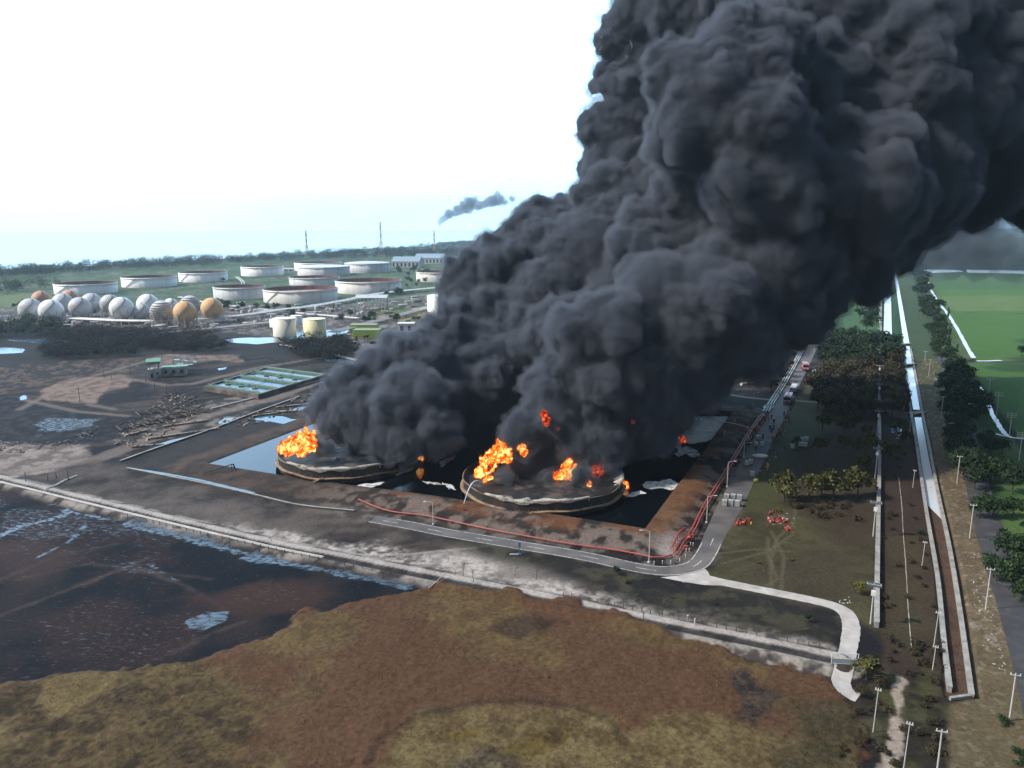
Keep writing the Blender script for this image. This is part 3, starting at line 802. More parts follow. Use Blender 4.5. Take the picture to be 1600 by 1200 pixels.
def pool(px, z, m, name='water', rag=0.0, seed=0, sub=10, label=None):
    q = [P(x, y, z) for x, y in px]
    rg = random.Random(seed); ps = []
    for i in range(len(q)):
        a, b = q[i], q[(i + 1) % len(q)]
        for k in range(sub if rag else 1):
            p = a.lerp(b, k / (sub if rag else 1)); ps.append((p.x + rg.uniform(-rag, rag), p.y + rg.uniform(-rag, rag) * 1.5, z))
    me = MB(); me.v = ps; me.f = [tuple(range(len(ps)))]; me.mi = [0]
    o = me.build(name, m)
    # triangulate the ragged outline
    bm_ = bmesh.new(); bm_.from_mesh(o.data); bmesh.ops.triangulate(bm_, faces=bm_.faces); bm_.normal_update()
    for f in bm_.faces:
        if f.normal.z < 0: f.normal_flip()
    bm_.to_mesh(o.data); bm_.free()
    tag(o, kind='structure')
    return o
pool([(310,728),(1015,841),(1152,648),(488,658)], .55, wat)
# ------------------------------------------------------------------ sea, ponds, canals
sea_m = water_mat('sea_water', col=(.44, .64, .66), rough=.3, bump=.1, scale=.05)
cst = [(-1400,431),(-400,430),(0,424),(60,420),(200,412),(350,404),(480,397),(560,389),(628,386),(664,385),(690,378),(760,375),(830,366),(900,357.5)]
q = [P(x, y, .3) for x, y in cst]
mb = MB(); farl = [Vector((p.x * 13900 / p.y, 13900, .3)) if p.y < 13900 else p for p in q]
for a, b, c, d in zip(q[:-1], q[1:], farl[1:], farl[:-1]): mb.quad(a, b, c, d)
tag(mb.build('sea', sea_m), kind='structure')
wl = water_mat('shallow_water', col=(.05, .11, .15), rough=.12, bump=.01, ior=1.45)
for i, px in enumerate(([(-60,546),(8,543),(38,545),(36,551),(5,553),(-60,554)], [(352,531),(372,528),(432,527),(440,534),(400,538),(360,535)], [(430,519),(470,515),(545,516),(540,526),(500,531),(440,530)],
        [(400,650),(425,648),(470,657),(468,664),(430,661),(398,656)], [(452,640),(505,628),(508,631),(458,643)], [(235,697),(300,679),(325,671),(326,673),(300,682),(236,700)], [(340,661),(352,653),(375,652),(350,664)],
        [(30,621),(40,617),(42,624),(32,625)], [(340,576),(356,573),(352,577),(341,579)], [(595,549),(625,552),(626,555),(594,552)], [(60,530),(105,533),(122,539),(90,538),(20,533),(10,531)],
        [(150,541),(185,545),(178,548),(150,544)], [(505,560),(560,563),(560,568),(510,565)])):
    pool(px, .09, wl, 'puddle', rag=.8, seed=i, sub=6)
ch = pline([(198,731),(250,739),(310,750),(360,762),(400,771)], 2)
tag(strip(MB(), ch, -.7, .7, .08, rag=.15, rnd=jr).build('ditch_water', wl), kind='structure')
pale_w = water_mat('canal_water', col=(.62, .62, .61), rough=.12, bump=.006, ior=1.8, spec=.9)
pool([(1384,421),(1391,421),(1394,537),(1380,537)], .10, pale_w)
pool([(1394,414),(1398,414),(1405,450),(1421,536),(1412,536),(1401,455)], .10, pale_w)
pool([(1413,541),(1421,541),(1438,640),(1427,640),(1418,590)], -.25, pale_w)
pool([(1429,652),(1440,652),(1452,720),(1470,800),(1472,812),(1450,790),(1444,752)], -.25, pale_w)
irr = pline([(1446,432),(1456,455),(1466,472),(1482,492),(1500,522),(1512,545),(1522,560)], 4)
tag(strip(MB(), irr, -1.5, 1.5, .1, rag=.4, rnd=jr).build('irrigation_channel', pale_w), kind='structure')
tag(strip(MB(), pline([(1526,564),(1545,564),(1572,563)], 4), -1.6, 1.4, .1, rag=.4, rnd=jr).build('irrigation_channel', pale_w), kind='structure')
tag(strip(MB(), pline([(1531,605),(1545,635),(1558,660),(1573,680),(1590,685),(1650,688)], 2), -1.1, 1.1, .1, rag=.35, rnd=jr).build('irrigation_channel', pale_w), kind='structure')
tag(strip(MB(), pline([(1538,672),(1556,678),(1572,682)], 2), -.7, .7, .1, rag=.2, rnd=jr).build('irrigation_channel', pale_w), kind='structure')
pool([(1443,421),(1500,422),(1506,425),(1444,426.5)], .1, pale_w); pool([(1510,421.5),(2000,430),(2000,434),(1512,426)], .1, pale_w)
pool([(1391,671),(1401,664),(1409,665),(1411,676),(1405,684),(1402,689),(1399,678),(1392,675)], .06, wl, 'puddle', rag=.7, seed=77, sub=5)
# bare trodden line between wall and canal
tag(strip(MB(), pline([(1404,745),(1409,790),(1411,830),(1415,880),(1419,950),(1423,1000),(1425,1024)], 2), -.09, .09, .06, rag=.05, rnd=jr).build('path', pale), kind='structure')

def foam_sheet(px, z, label, rag, seed):
    o = pool(px, z, foam_m, 'foam', rag=rag, seed=seed, sub=9)
    o['kind'] = 'stuff'; return o
foam_m = mat('foam', (.84, .78, .68), .9, var=.12, scale=.6, dirt=(.30, .24, .18), dirt_amt=.6, dscale=.12, bump=.5)
foam_w = mat('fresh_foam', (.66, .67, .66), .9, var=.15, scale=1.2, dirt=(.08, .08, .08), dirt_amt=.9, dscale=.5, bump=.6)
foam_c = mat('crusted_foam', (.42, .39, .33), .95, var=.25, scale=1.0, dirt=(.05, .05, .045), dirt_amt=.95, dscale=.35, bump=.6)
foam_sheet([(1070,647),(1090,645),(1146,651),(1138,666),(1130,676),(1124,685),(1080,694),(1068,690),(1058,680),(1062,664)], .62, '', .7, 5)
for k, px in enumerate(([(1004,757),(1010,752),(1030,752),(1048,748),(1064,757),(1066,761),(1050,766),(1034,762),(1018,764),(1006,762)],
        [(1052,695),(1060,691),(1066,699),(1076,697),(1090,708),(1084,712),(1074,708),(1060,714),(1054,710),(1060,704)], [(1078,698),(1090,705),(1096,712),(1084,715),(1070,708)],
        [(966,833),(990,835),(1010,841),(1014,831),(1020,822),(1019,838),(1013,845),(990,842)], [(690,754),(706,758),(712,765),(700,764)], [(660,752),(684,754),(690,757),(668,756)],
        [(560,757),(600,753),(582,762),(555,764)], [(612,738),(646,728),(642,736),(620,743)], [(600,734),(616,733),(612,739)], [(976,774),(1000,766),(1010,770),(986,777)], [(686,722),(710,711),(712,714),(690,730)])):
    o = pool(px, .62 + .006 * k, foam_w, 'foam', rag=.45, seed=20 + k, sub=6); o['kind'] = 'stuff'

# ------------------------------------------------------------------ walls along the compound and the canal
conc = mat('weathered_concrete', (.34, .32, .29), .9, var=.25, scale=.6, dirt=(.12, .12, .10), dirt_amt=.6, dscale=.3, bump=.4)
concw = mat('pale_wall', (.31, .32, .31), .85, var=.2, scale=.5, dirt=(.18, .19, .17), dirt_amt=.6, dscale=.25, bump=.3)
def wall(name, px, w, h, m, label, cat, base=-.3, step=3, capw=.12):
    l = pline(px, step); a = offset_line(l, -w / 2); b = offset_line(l, w / 2)
    mb = MB()
    for i in range(len(l) - 1):
        j = i + 1
        mb.quad((a[i].x, a[i].y, base), (a[i].x, a[i].y, h), (a[j].x, a[j].y, h), (a[j].x, a[j].y, base))
        mb.quad((b[j].x, b[j].y, base), (b[j].x, b[j].y, h), (b[i].x, b[i].y, h), (b[i].x, b[i].y, base))
        mb.quad((a[i].x, a[i].y, h), (b[i].x, b[i].y, h), (b[j].x, b[j].y, h), (a[j].x, a[j].y, h))
    for i in (0, len(l) - 1):
        mb.quad((a[i].x, a[i].y, base), (b[i].x, b[i].y, base), (b[i].x, b[i].y, h), (a[i].x, a[i].y, h))
    o = mb.build(name, m); tag(o, label, cat)
    cp_ = MB()
    a2 = offset_line(l, -w / 2 - capw); b2 = offset_line(l, w / 2 + capw)
    for i in range(len(l) - 1):
        j = i + 1
        t, z0 = h + .12, h + .003
        cp_.quad((a2[i].x, a2[i].y, t), (b2[i].x, b2[i].y, t), (b2[j].x, b2[j].y, t), (a2[j].x, a2[j].y, t))
        cp_.quad((a2[i].x, a2[i].y, z0), (a2[i].x, a2[i].y, t), (a2[j].x, a2[j].y, t), (a2[j].x, a2[j].y, z0))
        cp_.quad((b2[j].x, b2[j].y, z0), (b2[j].x, b2[j].y, t), (b2[i].x, b2[i].y, t), (b2[i].x, b2[i].y, z0))
    cp_.build('coping', conc, o)
    return o
wall('compound_wall', [(1377,470),(1376,530),(1374,600),(1374,700),(1372,800),(1370,900),(1369,984)], 1.1, 1.5, concw, 'long straight grey concrete wall between the burnt grass and the canal strip', 'wall')
wall('canal_wall', [(1412,545),(1420,620),(1431,690),(1447,800),(1464,900),(1474,1000),(1484,1084)], .9, .8, concw, 'pale canal wall with bluish outer face, on the side of the white-boxed poles', 'wall', base=-1.9)
wall('canal_wall', [(1423,545),(1440,640),(1452,700),(1465,770),(1482,850),(1497,940),(1507,1010),(1518,1090)], .9, .6, conc, 'grey canal wall beside the straw-coloured grass strip', 'wall', base=-1.9)
wall('canal_wall', [(1484,1094),(1521,1089)], .5, .6, conc, 'short cross wall closing the dry brown end of the canal', 'wall', base=-1.9, step=1)
wall('culvert_slab', [(1424,647),(1445,643)], 4.2, .35, mat('brown_slab', (.17, .12, .09), .9, dirt=(.08, .06, .05)), 'brown concrete slab crossing the water-filled canal', 'slab', base=-.4, step=2)
wall('sluice', [(1411,538),(1424,537)], 3.4, .5, conc, 'grey sluice slab where the narrow canal meets the walled canal', 'sluice', base=-.4, step=2)
wall('sluice', [(1415,572),(1430,570)], 3.0, .9, mat('dark_steel', (.05, .045, .045), .7), 'dark gate slab across the walled canal beyond the brown slab', 'sluice', base=-.4, step=2)
wall('bund_wall', [(200,733),(240,741),(320,757),(400,775),(470,791),(560,800)], .5, .55, mat('sooty_concrete', (.10, .085, .075), .95, dirt=(.03, .03, .03), dirt_amt=.8), 'low sooty kerb wall along the near side of the dark basin flats', 'wall')
wall('bund_wall', [(188,722),(240,703),(330,672),(400,645),(470,620)], .8, .6, mat('sooty_concrete', (0,) * 3), 'low sooty bund wall running back past the blue water', 'wall')

# ------------------------------------------------------------------ storage tanks
white_t = mat('white_tank_paint', (.88, .87, .85), .55, var=.05, scale=.08, dirt=(.45, .40, .36), dirt_amt=.35, dscale=.09, streak=True)
cream_t = mat('cream_tank_paint', (.68, .65, .60), .6, var=.06, scale=.08, dirt=(.36, .29, .24), dirt_amt=.4, dscale=.1, streak=True)
grey_t = mat('grey_tank_paint', (.60, .60, .60), .6, var=.06, scale=.08, dirt=(.30, .27, .25), dirt_amt=.4, dscale=.1, streak=True)
yell_t = mat('yellow_tank_paint', (.82, .74, .42), .55, var=.04, scale=.1, dirt=(.5, .42, .26), dirt_amt=.4, dscale=.1, streak=True)
rust_in = mat('rusty_lining', (.13, .055, .045), .85, var=.3, scale=.2, dirt=(.26, .13, .10), dirt_amt=.5, dscale=.15)
roofp = mat('floating_roof_paint', (.50, .38, .33), .8, var=.15, scale=.06, dirt=(.30, .12, .08), dirt_amt=.8, dscale=.05)
steel = mat('galvanised_steel', (.42, .42, .41), .5, .5, var=.15)
dark_s = mat('sooty_steel', (.045, .04, .038), .8, var=.3, dirt=(.14, .075, .045), dirt_amt=.7, dscale=.4)

def oil_tank(x0, x1, yb, yt, m, label, group, roof='float', stair=None, name='oil_tank', gird=True):
    """x0..x1: sides, yb: nearest foot, yt: near edge of the rim (photo pixels)"""
    pb = P((x0 + x1) / 2, yb)
    d = math.hypot(pb.y, H_CAM); r = (x1 - x0) / 2 * d / F_PX
    r *= (1 + r / pb.y)
    pc = P((x0 + x1) / 2, yb); k = (pb.y + r) / pb.y; c = (pc.x * k, pb.y + r, 0)
    pr = PY((x0 + x1) / 2, yt, pb.y); h = pr.z
    t = empty(name, c); tag(t, label, 'tank', group)
    z = (0, 0, 0)
    MB().lathe(z, [(r, 0), (r, h), (r - .25, h), (r - .25, h * .5)], 72).build('shell', m, t, True)
    if roof == 'float':
        MB().lathe(z, [(r - .27, h - .02), (r - .27, h * .45)], 72).build('lining', rust_in, t, True)
        MB().lathe(z, [(.01, h * .62 + .3), (r * .4, h * .62), (r - 1.4, h * .62), (r - 1.3, h * .62 + .5), (r - .3, h * .62 + .5)], 72).build('floating_roof', roofp, t)
    else:
        MB().lathe(z, [(.01, h + r * .07), (r * .5, h + r * .045), (r + .1, h + .03)], 72).build('cone_roof', m, t, True)
    if gird:
        MB().lathe(z, [(r, h * .90), (r + .9, h * .90), (r + .9, h * .93), (r, h * .93)], 72).build('wind_girder', m, t)
        rl = MB()
        for i in range(48):
            a = 2 * math.pi * i / 48
            rl.tube((r * math.cos(a), r * math.sin(a), h), (r * math.cos(a), r * math.sin(a), h + 1.1), .08, n=4)
        rl.lathe(z, [(r - .05, h + 1.0), (r + .05, h + 1.0), (r + .05, h + 1.1), (r - .05, h + 1.1), (r - .05, h + 1.0)], 72)
        rl.build('railing', steel, t)
    if stair is not None:
        st_ = MB(); a0, a1 = stair; n = 26
        for i in range(n):
            f = i / n; a = a0 + (a1 - a0) * f
            st_.box(((r + .6) * math.cos(a), (r + .6) * math.sin(a), h * (i + .5) / n), (1.1, abs(a1 - a0) * r / n * 1.15, h / n * .45), a)
            st_.tube(((r + 1.1) * math.cos(a), (r + 1.1) * math.sin(a), h * (i + .5) / n), ((r + 1.1) * math.cos(a), (r + 1.1) * math.sin(a), h * (i + .5) / n + 1.1), .07, n=4)
        st_.build('stair', steel, t)
    return t
G1 = 'floating roof tanks of the tank farm'
oil_tank(92,180,461,445,white_t,'brightest white tank, behind the cluster of gas spheres',G1,stair=(-2.2,-1.6))
oil_tank(195,274,450,434.5,white_t,'white tank second from the left beyond the spheres',G1,stair=(-2.1,-1.6))
oil_tank(283,354,441.5,427,white_t,'third white tank from the left, above the lone orange sphere',G1,stair=(-2.3,-1.8))
oil_tank(379,442,432,417.5,white_t,'small-looking white tank near the coast wood',G1)
oil_tank(337,414,469,450,grey_t,'grey tank half hidden by the big cream tank with the reddish roof',G1)
oil_tank(415,527,475,455,cream_t,'large cream tank nearest the pipe yard with a reddish floating roof',G1,stair=(-2.4,-1.9))
oil_tank(454,530,447,435,grey_t,'low grey tank wedged between the cream tanks and the white roofed tank',G1)
oil_tank(526,627,460,441,cream_t,'wide cream tank with dark rim and a diagonal stair on its flank',G1,stair=(-1.2,-.6))
oil_tank(467,546,432,418,grey_t,'pale domed tank in front of two others near the coast',G1,roof='cone',stair=None)
oil_tank(462,533,424,411.5,white_t,'white open tank peeping over the domed one',G1)
oil_tank(540,609,427,412,grey_t,'pale tank with a flat white roof and a stair, nearest the three masts',G1,roof='cone',stair=(-1.3,-.7))
oil_tank(651,716,441,426,cream_t,'cream tank with dark rim, its right side lost in the smoke',G1)
oil_tank(668,722,489,464,white_t,'tall white closed tank at the edge of the smoke',G1,roof='cone',stair=None,gird=False)
oil_tank(428,463,527,499,mat('pale_yellow_paint',(.80,.76,.62),.55,var=.04,dirt=(.5,.45,.35),streak=True),'pale cream tank with a diagonal stair beside the yellow one','twin yellow product tanks',roof='cone',stair=(-1.4,-.7),gird=False,name='product_tank')
oil_tank(475,510,527,500,yell_t,'bright yellow cylindrical tank beside the pale cream tank','twin yellow product tanks',roof='cone',gird=False,name='product_tank')
oil_tank(422,440,512,500,white_t,'small white tank behind the pale cream tank','small white tanks',roof='cone',gird=False,name='product_tank')
oil_tank(455,472,508,494,white_t,'small white tank behind and between the two yellow tanks','small white tanks',roof='cone',gird=False,name='product_tank')

# ------------------------------------------------------------------ gas spheres on legs
sph_w = mat('white_sphere_paint', (.84, .84, .83), .5, var=.05, dirt=(.5, .44, .38), dirt_amt=.4, dscale=.12)
sph_g = mat('grey_sphere_paint', (.55, .56, .56), .55, var=.08, dirt=(.28, .24, .2), dirt_amt=.5, dscale=.12)
sph_o = mat('orange_sphere_paint', (.72, .40, .16), .6, var=.1, scale=.2, dirt=(.62, .50, .32), dirt_amt=.6, dscale=.12)
sph_r = mat('rusty_sphere_paint', (.60, .28, .16), .6, var=.1, scale=.2, dirt=(.5, .40, .3), dirt_amt=.6, dscale=.12)
leg_m = mat('sphere_leg_paint', (.50, .48, .44), .6)
def gas_sphere(cx, cy, r, yb, m, label, rings=False, stair=True):
    pb = P(cx, yb + 4); Y = pb.y; c = PY(cx, cy, Y); R_ = r * scale_at(c); zc = c.z
    t = empty('gas_sphere', (c.x, Y, 0)); tag(t, label, 'gas tank', 'spherical gas tanks on legs')
    MB().sphere((0, 0, zc), R_, 28, 18).build('shell', m, t, True)
    n = 10; br = MB(); lr = R_ * .99
    for i in range(n):
        a = 2 * math.pi * i / n; a2 = 2 * math.pi * (i + 1) / n
        p = (lr * math.cos(a), lr * math.sin(a)); p2 = (lr * math.cos(a2), lr * math.sin(a2))
        MB().tube((*p, 0), (*p, zc), .45, n=6).build('leg', leg_m, t)
        br.tube((*p, .3), (*p2, zc * .55), .12, n=4, caps=False); br.tube((*p2, .3), (*p, zc * .55), .12, n=4, caps=False)
    br.build('brace', steel, t)
    MB().lathe((0, 0, zc + R_ * .985), [(R_ * .13, 0), (R_ * .13, .25), (0.01, .25)], 10).tube((R_ * .12, 0, zc + R_), (R_ * .12, 0, zc + R_ + 1.4), .1, n=4).tube((-R_ * .12, 0, zc + R_), (-R_ * .12, 0, zc + R_ + 1.4), .1, n=4).tube((0, 0, zc + R_), (0, 0, zc + R_ + 2.2), .25, n=5).build('top_platform', steel, t)
    if rings:
        rg_ = MB()
        for k in range(-4, 5):
            z = zc + R_ * k / 5; q_ = math.sqrt(R_ ** 2 - (z - zc) ** 2)
            rg_.lathe((0, 0, z), [(q_, -.15), (q_ + .9, -.15), (q_ + .9, .15), (q_, .15)], 28)
        rg_.build('scaffold_rings', mat('brown_scaffold', (.22, .16, .12), .8), t)
    elif stair:
        s_ = MB(); k = 22
        for i in range(k):
            f = i / (k - 1); z = zc + R_ * (-.75 + 1.68 * f); q_ = math.sqrt(max(R_ ** 2 - (z - zc) ** 2, .1)) + .5; a = -2.4 + 1.9 * f
            s_.box((q_ * math.cos(a), q_ * math.sin(a), z + .2), (.9, 1.6, .5), a)
        s_.build('stair', steel, t)
    return t
for a in (
    (64,468,11.5,481,sph_r,'rusty orange gas sphere behind the two leftmost grey spheres'), (109,466,11,479,sph_r,'rusty orange gas sphere peeping between grey spheres near the brightest white tank'),
    (98,474,13.5,492,sph_g,'dull grey sphere behind the second grey one'), (143,474,14,490,sph_g,'grey white-topped sphere in the back row beside the third front sphere'),
    (172,475,13,491,sph_g,'grey sphere just behind the bright white one'), (48,484,15,498,sph_g,'leftmost grey gas sphere'), (80,486,15.5,500,sph_w,'pale grey gas sphere second from the left in the front row'),
    (125,481,14.5,498,sph_g,'mid grey sphere standing before the white-topped one'), (190,482,16,501,sph_w,'large bright white gas sphere in the middle of the group'), (231,476,15,496,sph_w,'pure white sphere rising behind the scaffolded one'),
    (267,477,10,494,sph_w,'small white slice of sphere between the scaffolded and orange ones'), (297,477,14,495,sph_g,'grey scaffold-ringed sphere behind the orange one',True), (222,487,11,500,sph_g,'small grey sphere at the foot of the pure white one'),
    (253,487,16,504,sph_g,'large grey sphere wrapped in brown scaffold rings',True), (289,488,16,506,sph_o,'orange sphere with a spiral stair in front of the scaffolded one'), (331,482,15.5,500,sph_o,'lone orange gas sphere at the end of the group')):
    gas_sphere(*a)

# ------------------------------------------------------------------ flare stacks, sheds, pipe yard
redp = mat('red_mast_paint', (.55, .20, .16), .6); whp = mat('white_mast_paint', (.72, .70, .68), .6)
def mast(px, yb, yt, label, flare=False):
    b = P(px, yb); top = PY(px, yt, b.y).z; w = top * .085
    t = empty('flare_stack', b); tag(t, label, 'flare stack', 'red and white flare stacks by the coast')
    n = 9
    for k in range(n):
        z0, z1 = top * k / n, top * (k + 1) / n
        f0, f1 = max(.22, (1 - k / n * 1.5)) * w, max(.22, (1 - (k + 1) / n * 1.5)) * w
        mb = MB()
        cs0 = [(f0, f0, z0), (-f0, f0, z0), (-f0, -f0, z0), (f0, -f0, z0)]; cs1 = [(f1, f1, z1), (-f1, f1, z1), (-f1, -f1, z1), (f1, -f1, z1)]
        for i in range(4):
            j = (i + 1) % 4
            mb.tube(cs0[i], cs1[i], .5, n=4); mb.tube(cs0[i], cs1[j], .22, n=4); mb.tube(cs0[j], cs1[i], .22, n=4); mb.tube(cs1[i], cs1[j], .3, n=4)
        mb.build('lattice_section', redp if k % 2 else whp, t)
    MB().tube((0, 0, 0), (0, 0, top + 3), .9, .9, n=8).build('riser_pipe', whp, t)
    return t
mast(480,402,360,'faintest red and white lattice mast, nearest the round tanks'); mast(596,401,347,'tallest red and white lattice mast, between the other two'); mast(679,400,360,'red and white lattice mast giving off the small smoke plume')

def gable_shed(x0, x1, yb, hgt, depth, m_roof, m_wall, label, name='shed', open_sides=False, rise=.18, cat='shed', nc=8, group=None):
    a = P(x0, yb); b = P(x1, yb); L = (b - a).length; ang = math.atan2(b.y - a.y, b.x - a.x)
    t = empty(name, a, ang); tag(t, label, cat, group)
    h = hgt; rz = depth * rise
    if open_sides:
        for i in range(nc):
            for y in (0.4, depth - .4):
                MB().box((L * (i + .5) / nc, y, h / 2), (.8, .8, h)).build('column', m_wall, t)
        MB().box((L / 2, depth / 2, h * .5), (L * .96, depth * .8, .5)).build('deck', m_wall, t)
    else:
        mb = MB(); mb.box((L / 2, depth / 2, h / 2), (L, depth, h)); mb.build('wall', m_wall, t)
        for i in range(max(2, int(L / 9))):
            dk_ = MB(); dk_.box((L * (i + .5) / max(2, int(L / 9)), -.04, h * .45), (L / max(2, int(L / 9)) * .45, .1, h * .6))
            dk_.build('bay_opening', mat('dark_opening', (.03, .035, .04), .6), t)
    mb = MB(); e = .8
    for s, (y0, y1) in ((0, (-e, depth / 2)), (1, (depth + e, depth / 2))):
        mb.quad((-e, y0, h), (L + e, y0, h), (L + e, y1, h + rz), (-e, y1, h + rz))
        mb.quad((-e, y0, h + .3), (L + e, y0, h + .3), (L + e, y1, h + rz + .3), (-e, y1, h + rz + .3))
        mb.quad((-e, y0, h), (L + e, y0, h), (L + e, y0, h + .3), (-e, y0, h + .3))
    for x in (-e + .003, L + e - .003): mb.quad((x, -e, h + .02), (x, depth + e, h + .02), (x, depth / 2, h + rz + .28))
    mb.build('roof', m_roof, t)
    return t
blu_r = mat('blue_grey_roofing', (.26, .32, .36), .5, .2, var=.1, dirt=(.25, .2, .18))
gry_r = mat('grey_roofing', (.48, .50, .52), .55, var=.1, dirt=(.3, .25, .22), dirt_amt=.4)
whw = mat('white_wall', (.62, .60, .57), .8, var=.1, dirt=(.3, .27, .24))
gable_shed(612,655,418,14,60,blu_r,whw,'long blue-grey roofed shed left of the pair beyond the tanks'); gable_shed(648,692,412,14,60,blu_r,whw,'blue-grey roofed shed behind, running towards the smoke')
gable_shed(556,604,484,14,18,gry_r,whw,'open white columned pump shed in the pipe yard','pump_shed',True,nc=9)
gable_shed(622,646,519,8,12,whw,whw,'small white flat-roofed building by the lime green tank, at the smoke edge',rise=.03,cat='building',name='control_building')
gable_shed(430,458,424,5,10,gry_r,whw,'tiny pale shed before the coast wood',cat='shed')
lime = mat('lime_paint', (.38, .52, .08), .6, var=.12, dirt=(.25, .3, .1)); lime2 = mat('olive_lime_paint', (.42, .45, .10), .6, var=.12, dirt=(.25, .25, .1))
for x0, x1, yb, hh, m, lb in ((551,592,528,7,lime,'lime green rectangular tank nearest the burnt trees'), (546,587,516,5,lime2,'dull yellow-green rectangular tank behind the lime one')):
    a = P(x0, yb); b = P(x1, yb); L = (b - a).length
    t = empty('settling_tank', a, math.atan2(b.y - a.y, b.x - a.x)); tag(t, lb, 'tank')
    MB().box((L / 2, 7, hh / 2), (L, 14, hh)).build('body', m, t)
    for i in range(12): MB().box((L * (i + .5) / 12, -.12, hh / 2), (.3, .24, hh)).build('rib', m, t)
    for y_ in (0, 14): MB().box((L / 2, y_, hh + .15), (L + .4, .5, .28)).build('edge_beam', m, t)
    MB().box((L / 2, 7, hh + .03), (L - 1, 12.5, .05)).build('top_deck', mat('grey_deck', (.25, .27, .22), .8), t)

pipe_g = mat('grey_pipe', (.46, .43, .40), .6, var=.2, dirt=(.25, .18, .14)); pipe_w = mat('white_pipe', (.66, .64, .60), .55, var=.1, dirt=(.35, .3, .25))
pipe_r = mat('red_pipe', (.40, .075, .055), .55, var=.15, scale=.6, dirt=(.20, .06, .05), dirt_amt=.6, dscale=.4)
def pipeline(px, m, n, r, gap, z, label, sup=6.0, name='pipeline', group=None, hfun=True, supm=None, cat='pipeline', nn=4):
    l = pline(px, max(3.0, sup / 2), nn)
    first = None; t = None
    c = l[0]; t = empty(name, (c.x, c.y, 0)); tag(t, label, cat, group)
    zz = [max(0.0, hz(p.x, p.y)) if hfun and p.y < 900 else 0.0 for p in l]
    for k in range(n):
        o_ = offset_line(l, (k - (n - 1) / 2) * gap)
        MB().path([(p.x - c.x, p.y - c.y, zz[i] + z) for i, p in enumerate(o_)], r, 6).build('pipe', m, t)
    step = max(1, int(sup / max(3.0, sup / 2)))
    hw = (n - 1) / 2 * gap + r + .15
    for i in range(0, len(l), step):
        a = offset_line(l, -hw)[i] if False else None
        p = l[i]; q0 = l[max(i - 1, 0)]; q1 = l[min(i + 1, len(l) - 1)]; tx = Vector((q1.x - q0.x, q1.y - q0.y)).normalized(); nx_, ny_ = tx.y, -tx.x
        sm_ = MB()
        for s in (-hw, hw): sm_.tube((p.x - c.x + nx_ * s, p.y - c.y + ny_ * s, zz[i] - .2), (p.x - c.x + nx_ * s, p.y - c.y + ny_ * s, zz[i] + z), .09 if r < .6 else .3, n=4)
        sm_.tube((p.x - c.x - nx_ * hw, p.y - c.y - ny_ * hw, zz[i] + z - r - .1), (p.x - c.x + nx_ * hw, p.y - c.y + ny_ * hw, zz[i] + z - r - .1), .09 if r < .6 else .3, n=4)
        sm_.build('support', supm or m, t)
    return t
pipeline([(560,785),(607,801),(660,808),(705,817),(760,829),(830,842),(900,854),(960,862),(1007,871),(1030,875),(1056,868)], pipe_r, 1, .26, .8, .7, 'red fire main along the near bank of the burning basin', 7)
pipeline([(1056,868),(1066,852),(1080,838),(1090,818),(1101,796),(1118,768),(1136,738),(1154,707),(1176,671),(1193,648)], pipe_r, 2, .26, 1.1, .8, 'pair of red fire mains climbing beside the road to the crowd', 6)
pipeline([(1050,862),(1062,842),(1072,834)], pipe_r, 1, .3, .8, 1.4, 'short raised red manifold at the basin corner', 4, name='manifold', cat='manifold')
pipeline([(1193,648),(1160,643),(1122,640)], pipe_w, 1, .4, .8, .6, 'white pipe running from the crowd behind the foam-covered water', 9)
pipeline([(1196,645),(1212,620),(1230,590),(1248,558),(1263,530),(1278,505),(1300,466),(1318,440)], pipe_w, 3, .35, 1.4, .7, 'three white pipes running up beside the far road', 16)
pipeline([(1158,602),(1176,600),(1222,600),(1250,601)], pipe_w, 1, .7, 1, .9, 'thick white pipe crossing before the dark wood', 14)
pipeline([(0,757),(60,771),(120,786),(240,815),(420,858),(520,878)], pipe_g, 2, .22, .7, .3, 'pair of soot-stained pipes lying along the dyke', 9)
pipeline([(70,771),(100,752),(130,741)], pipe_g, 2, .22, .7, .3, 'short pair of burnt pipes joining the dyke', 6)
pipeline([(330,640),(420,617),(510,592),(560,575)], pipe_g, 2, .3, 1.0, .6, 'brown burnt pipes running past the treatment ponds', 12)
pipeline([(205,500),(150,502),(105,497)], pipe_w, 2, .8, 3, 3, 'white pipe bridge in front of the grey spheres', 20)
pipeline([(60,500),(140,506),(230,509),(330,505),(400,497),(450,489)], pipe_w, 4, .7, 3, 5, 'wide rack of pale pipes passing in front of the gas spheres', 26)
pipeline([(250,525),(330,518),(420,508),(470,500)], pipe_g, 4, .5, 2.2, 3, 'rack of grey pipes leading towards the yellow tanks', 22)
pipeline([(520,524),(580,508),(640,492),(700,474)], pipe_g, 5, .5, 2.4, 3, 'rack of grey pipes beside the lime green tank', 22)
pipeline([(400,492),(470,486),(540,474),(600,462),(700,452)], pipe_w, 5, .7, 3, 4, 'long pale pipe rack below the cream tanks', 30)
pipeline([(280,466),(330,476),(420,487),(470,492),(560,500)], pipe_w, 2, .6, 3, 2, 'pair of pale pipes crossing the tank farm lawn', 30)
pipeline([(370,434),(380,446),(340,452)], pipe_w, 2, .7, 4, 2, 'pale pipes between the white tanks', 40)
pipeline([(485,402),(560,400),(600,399),(700,399)], pipe_w, 2, 1.2, 5, 8, 'pale pipe bridge along the foot of the masts', 60)
pipeline([(440,540),(520,556),(600,575)], pipe_g, 3, .35, 1.6, 1, 'burnt pipes in the wood behind the ponds', 16)

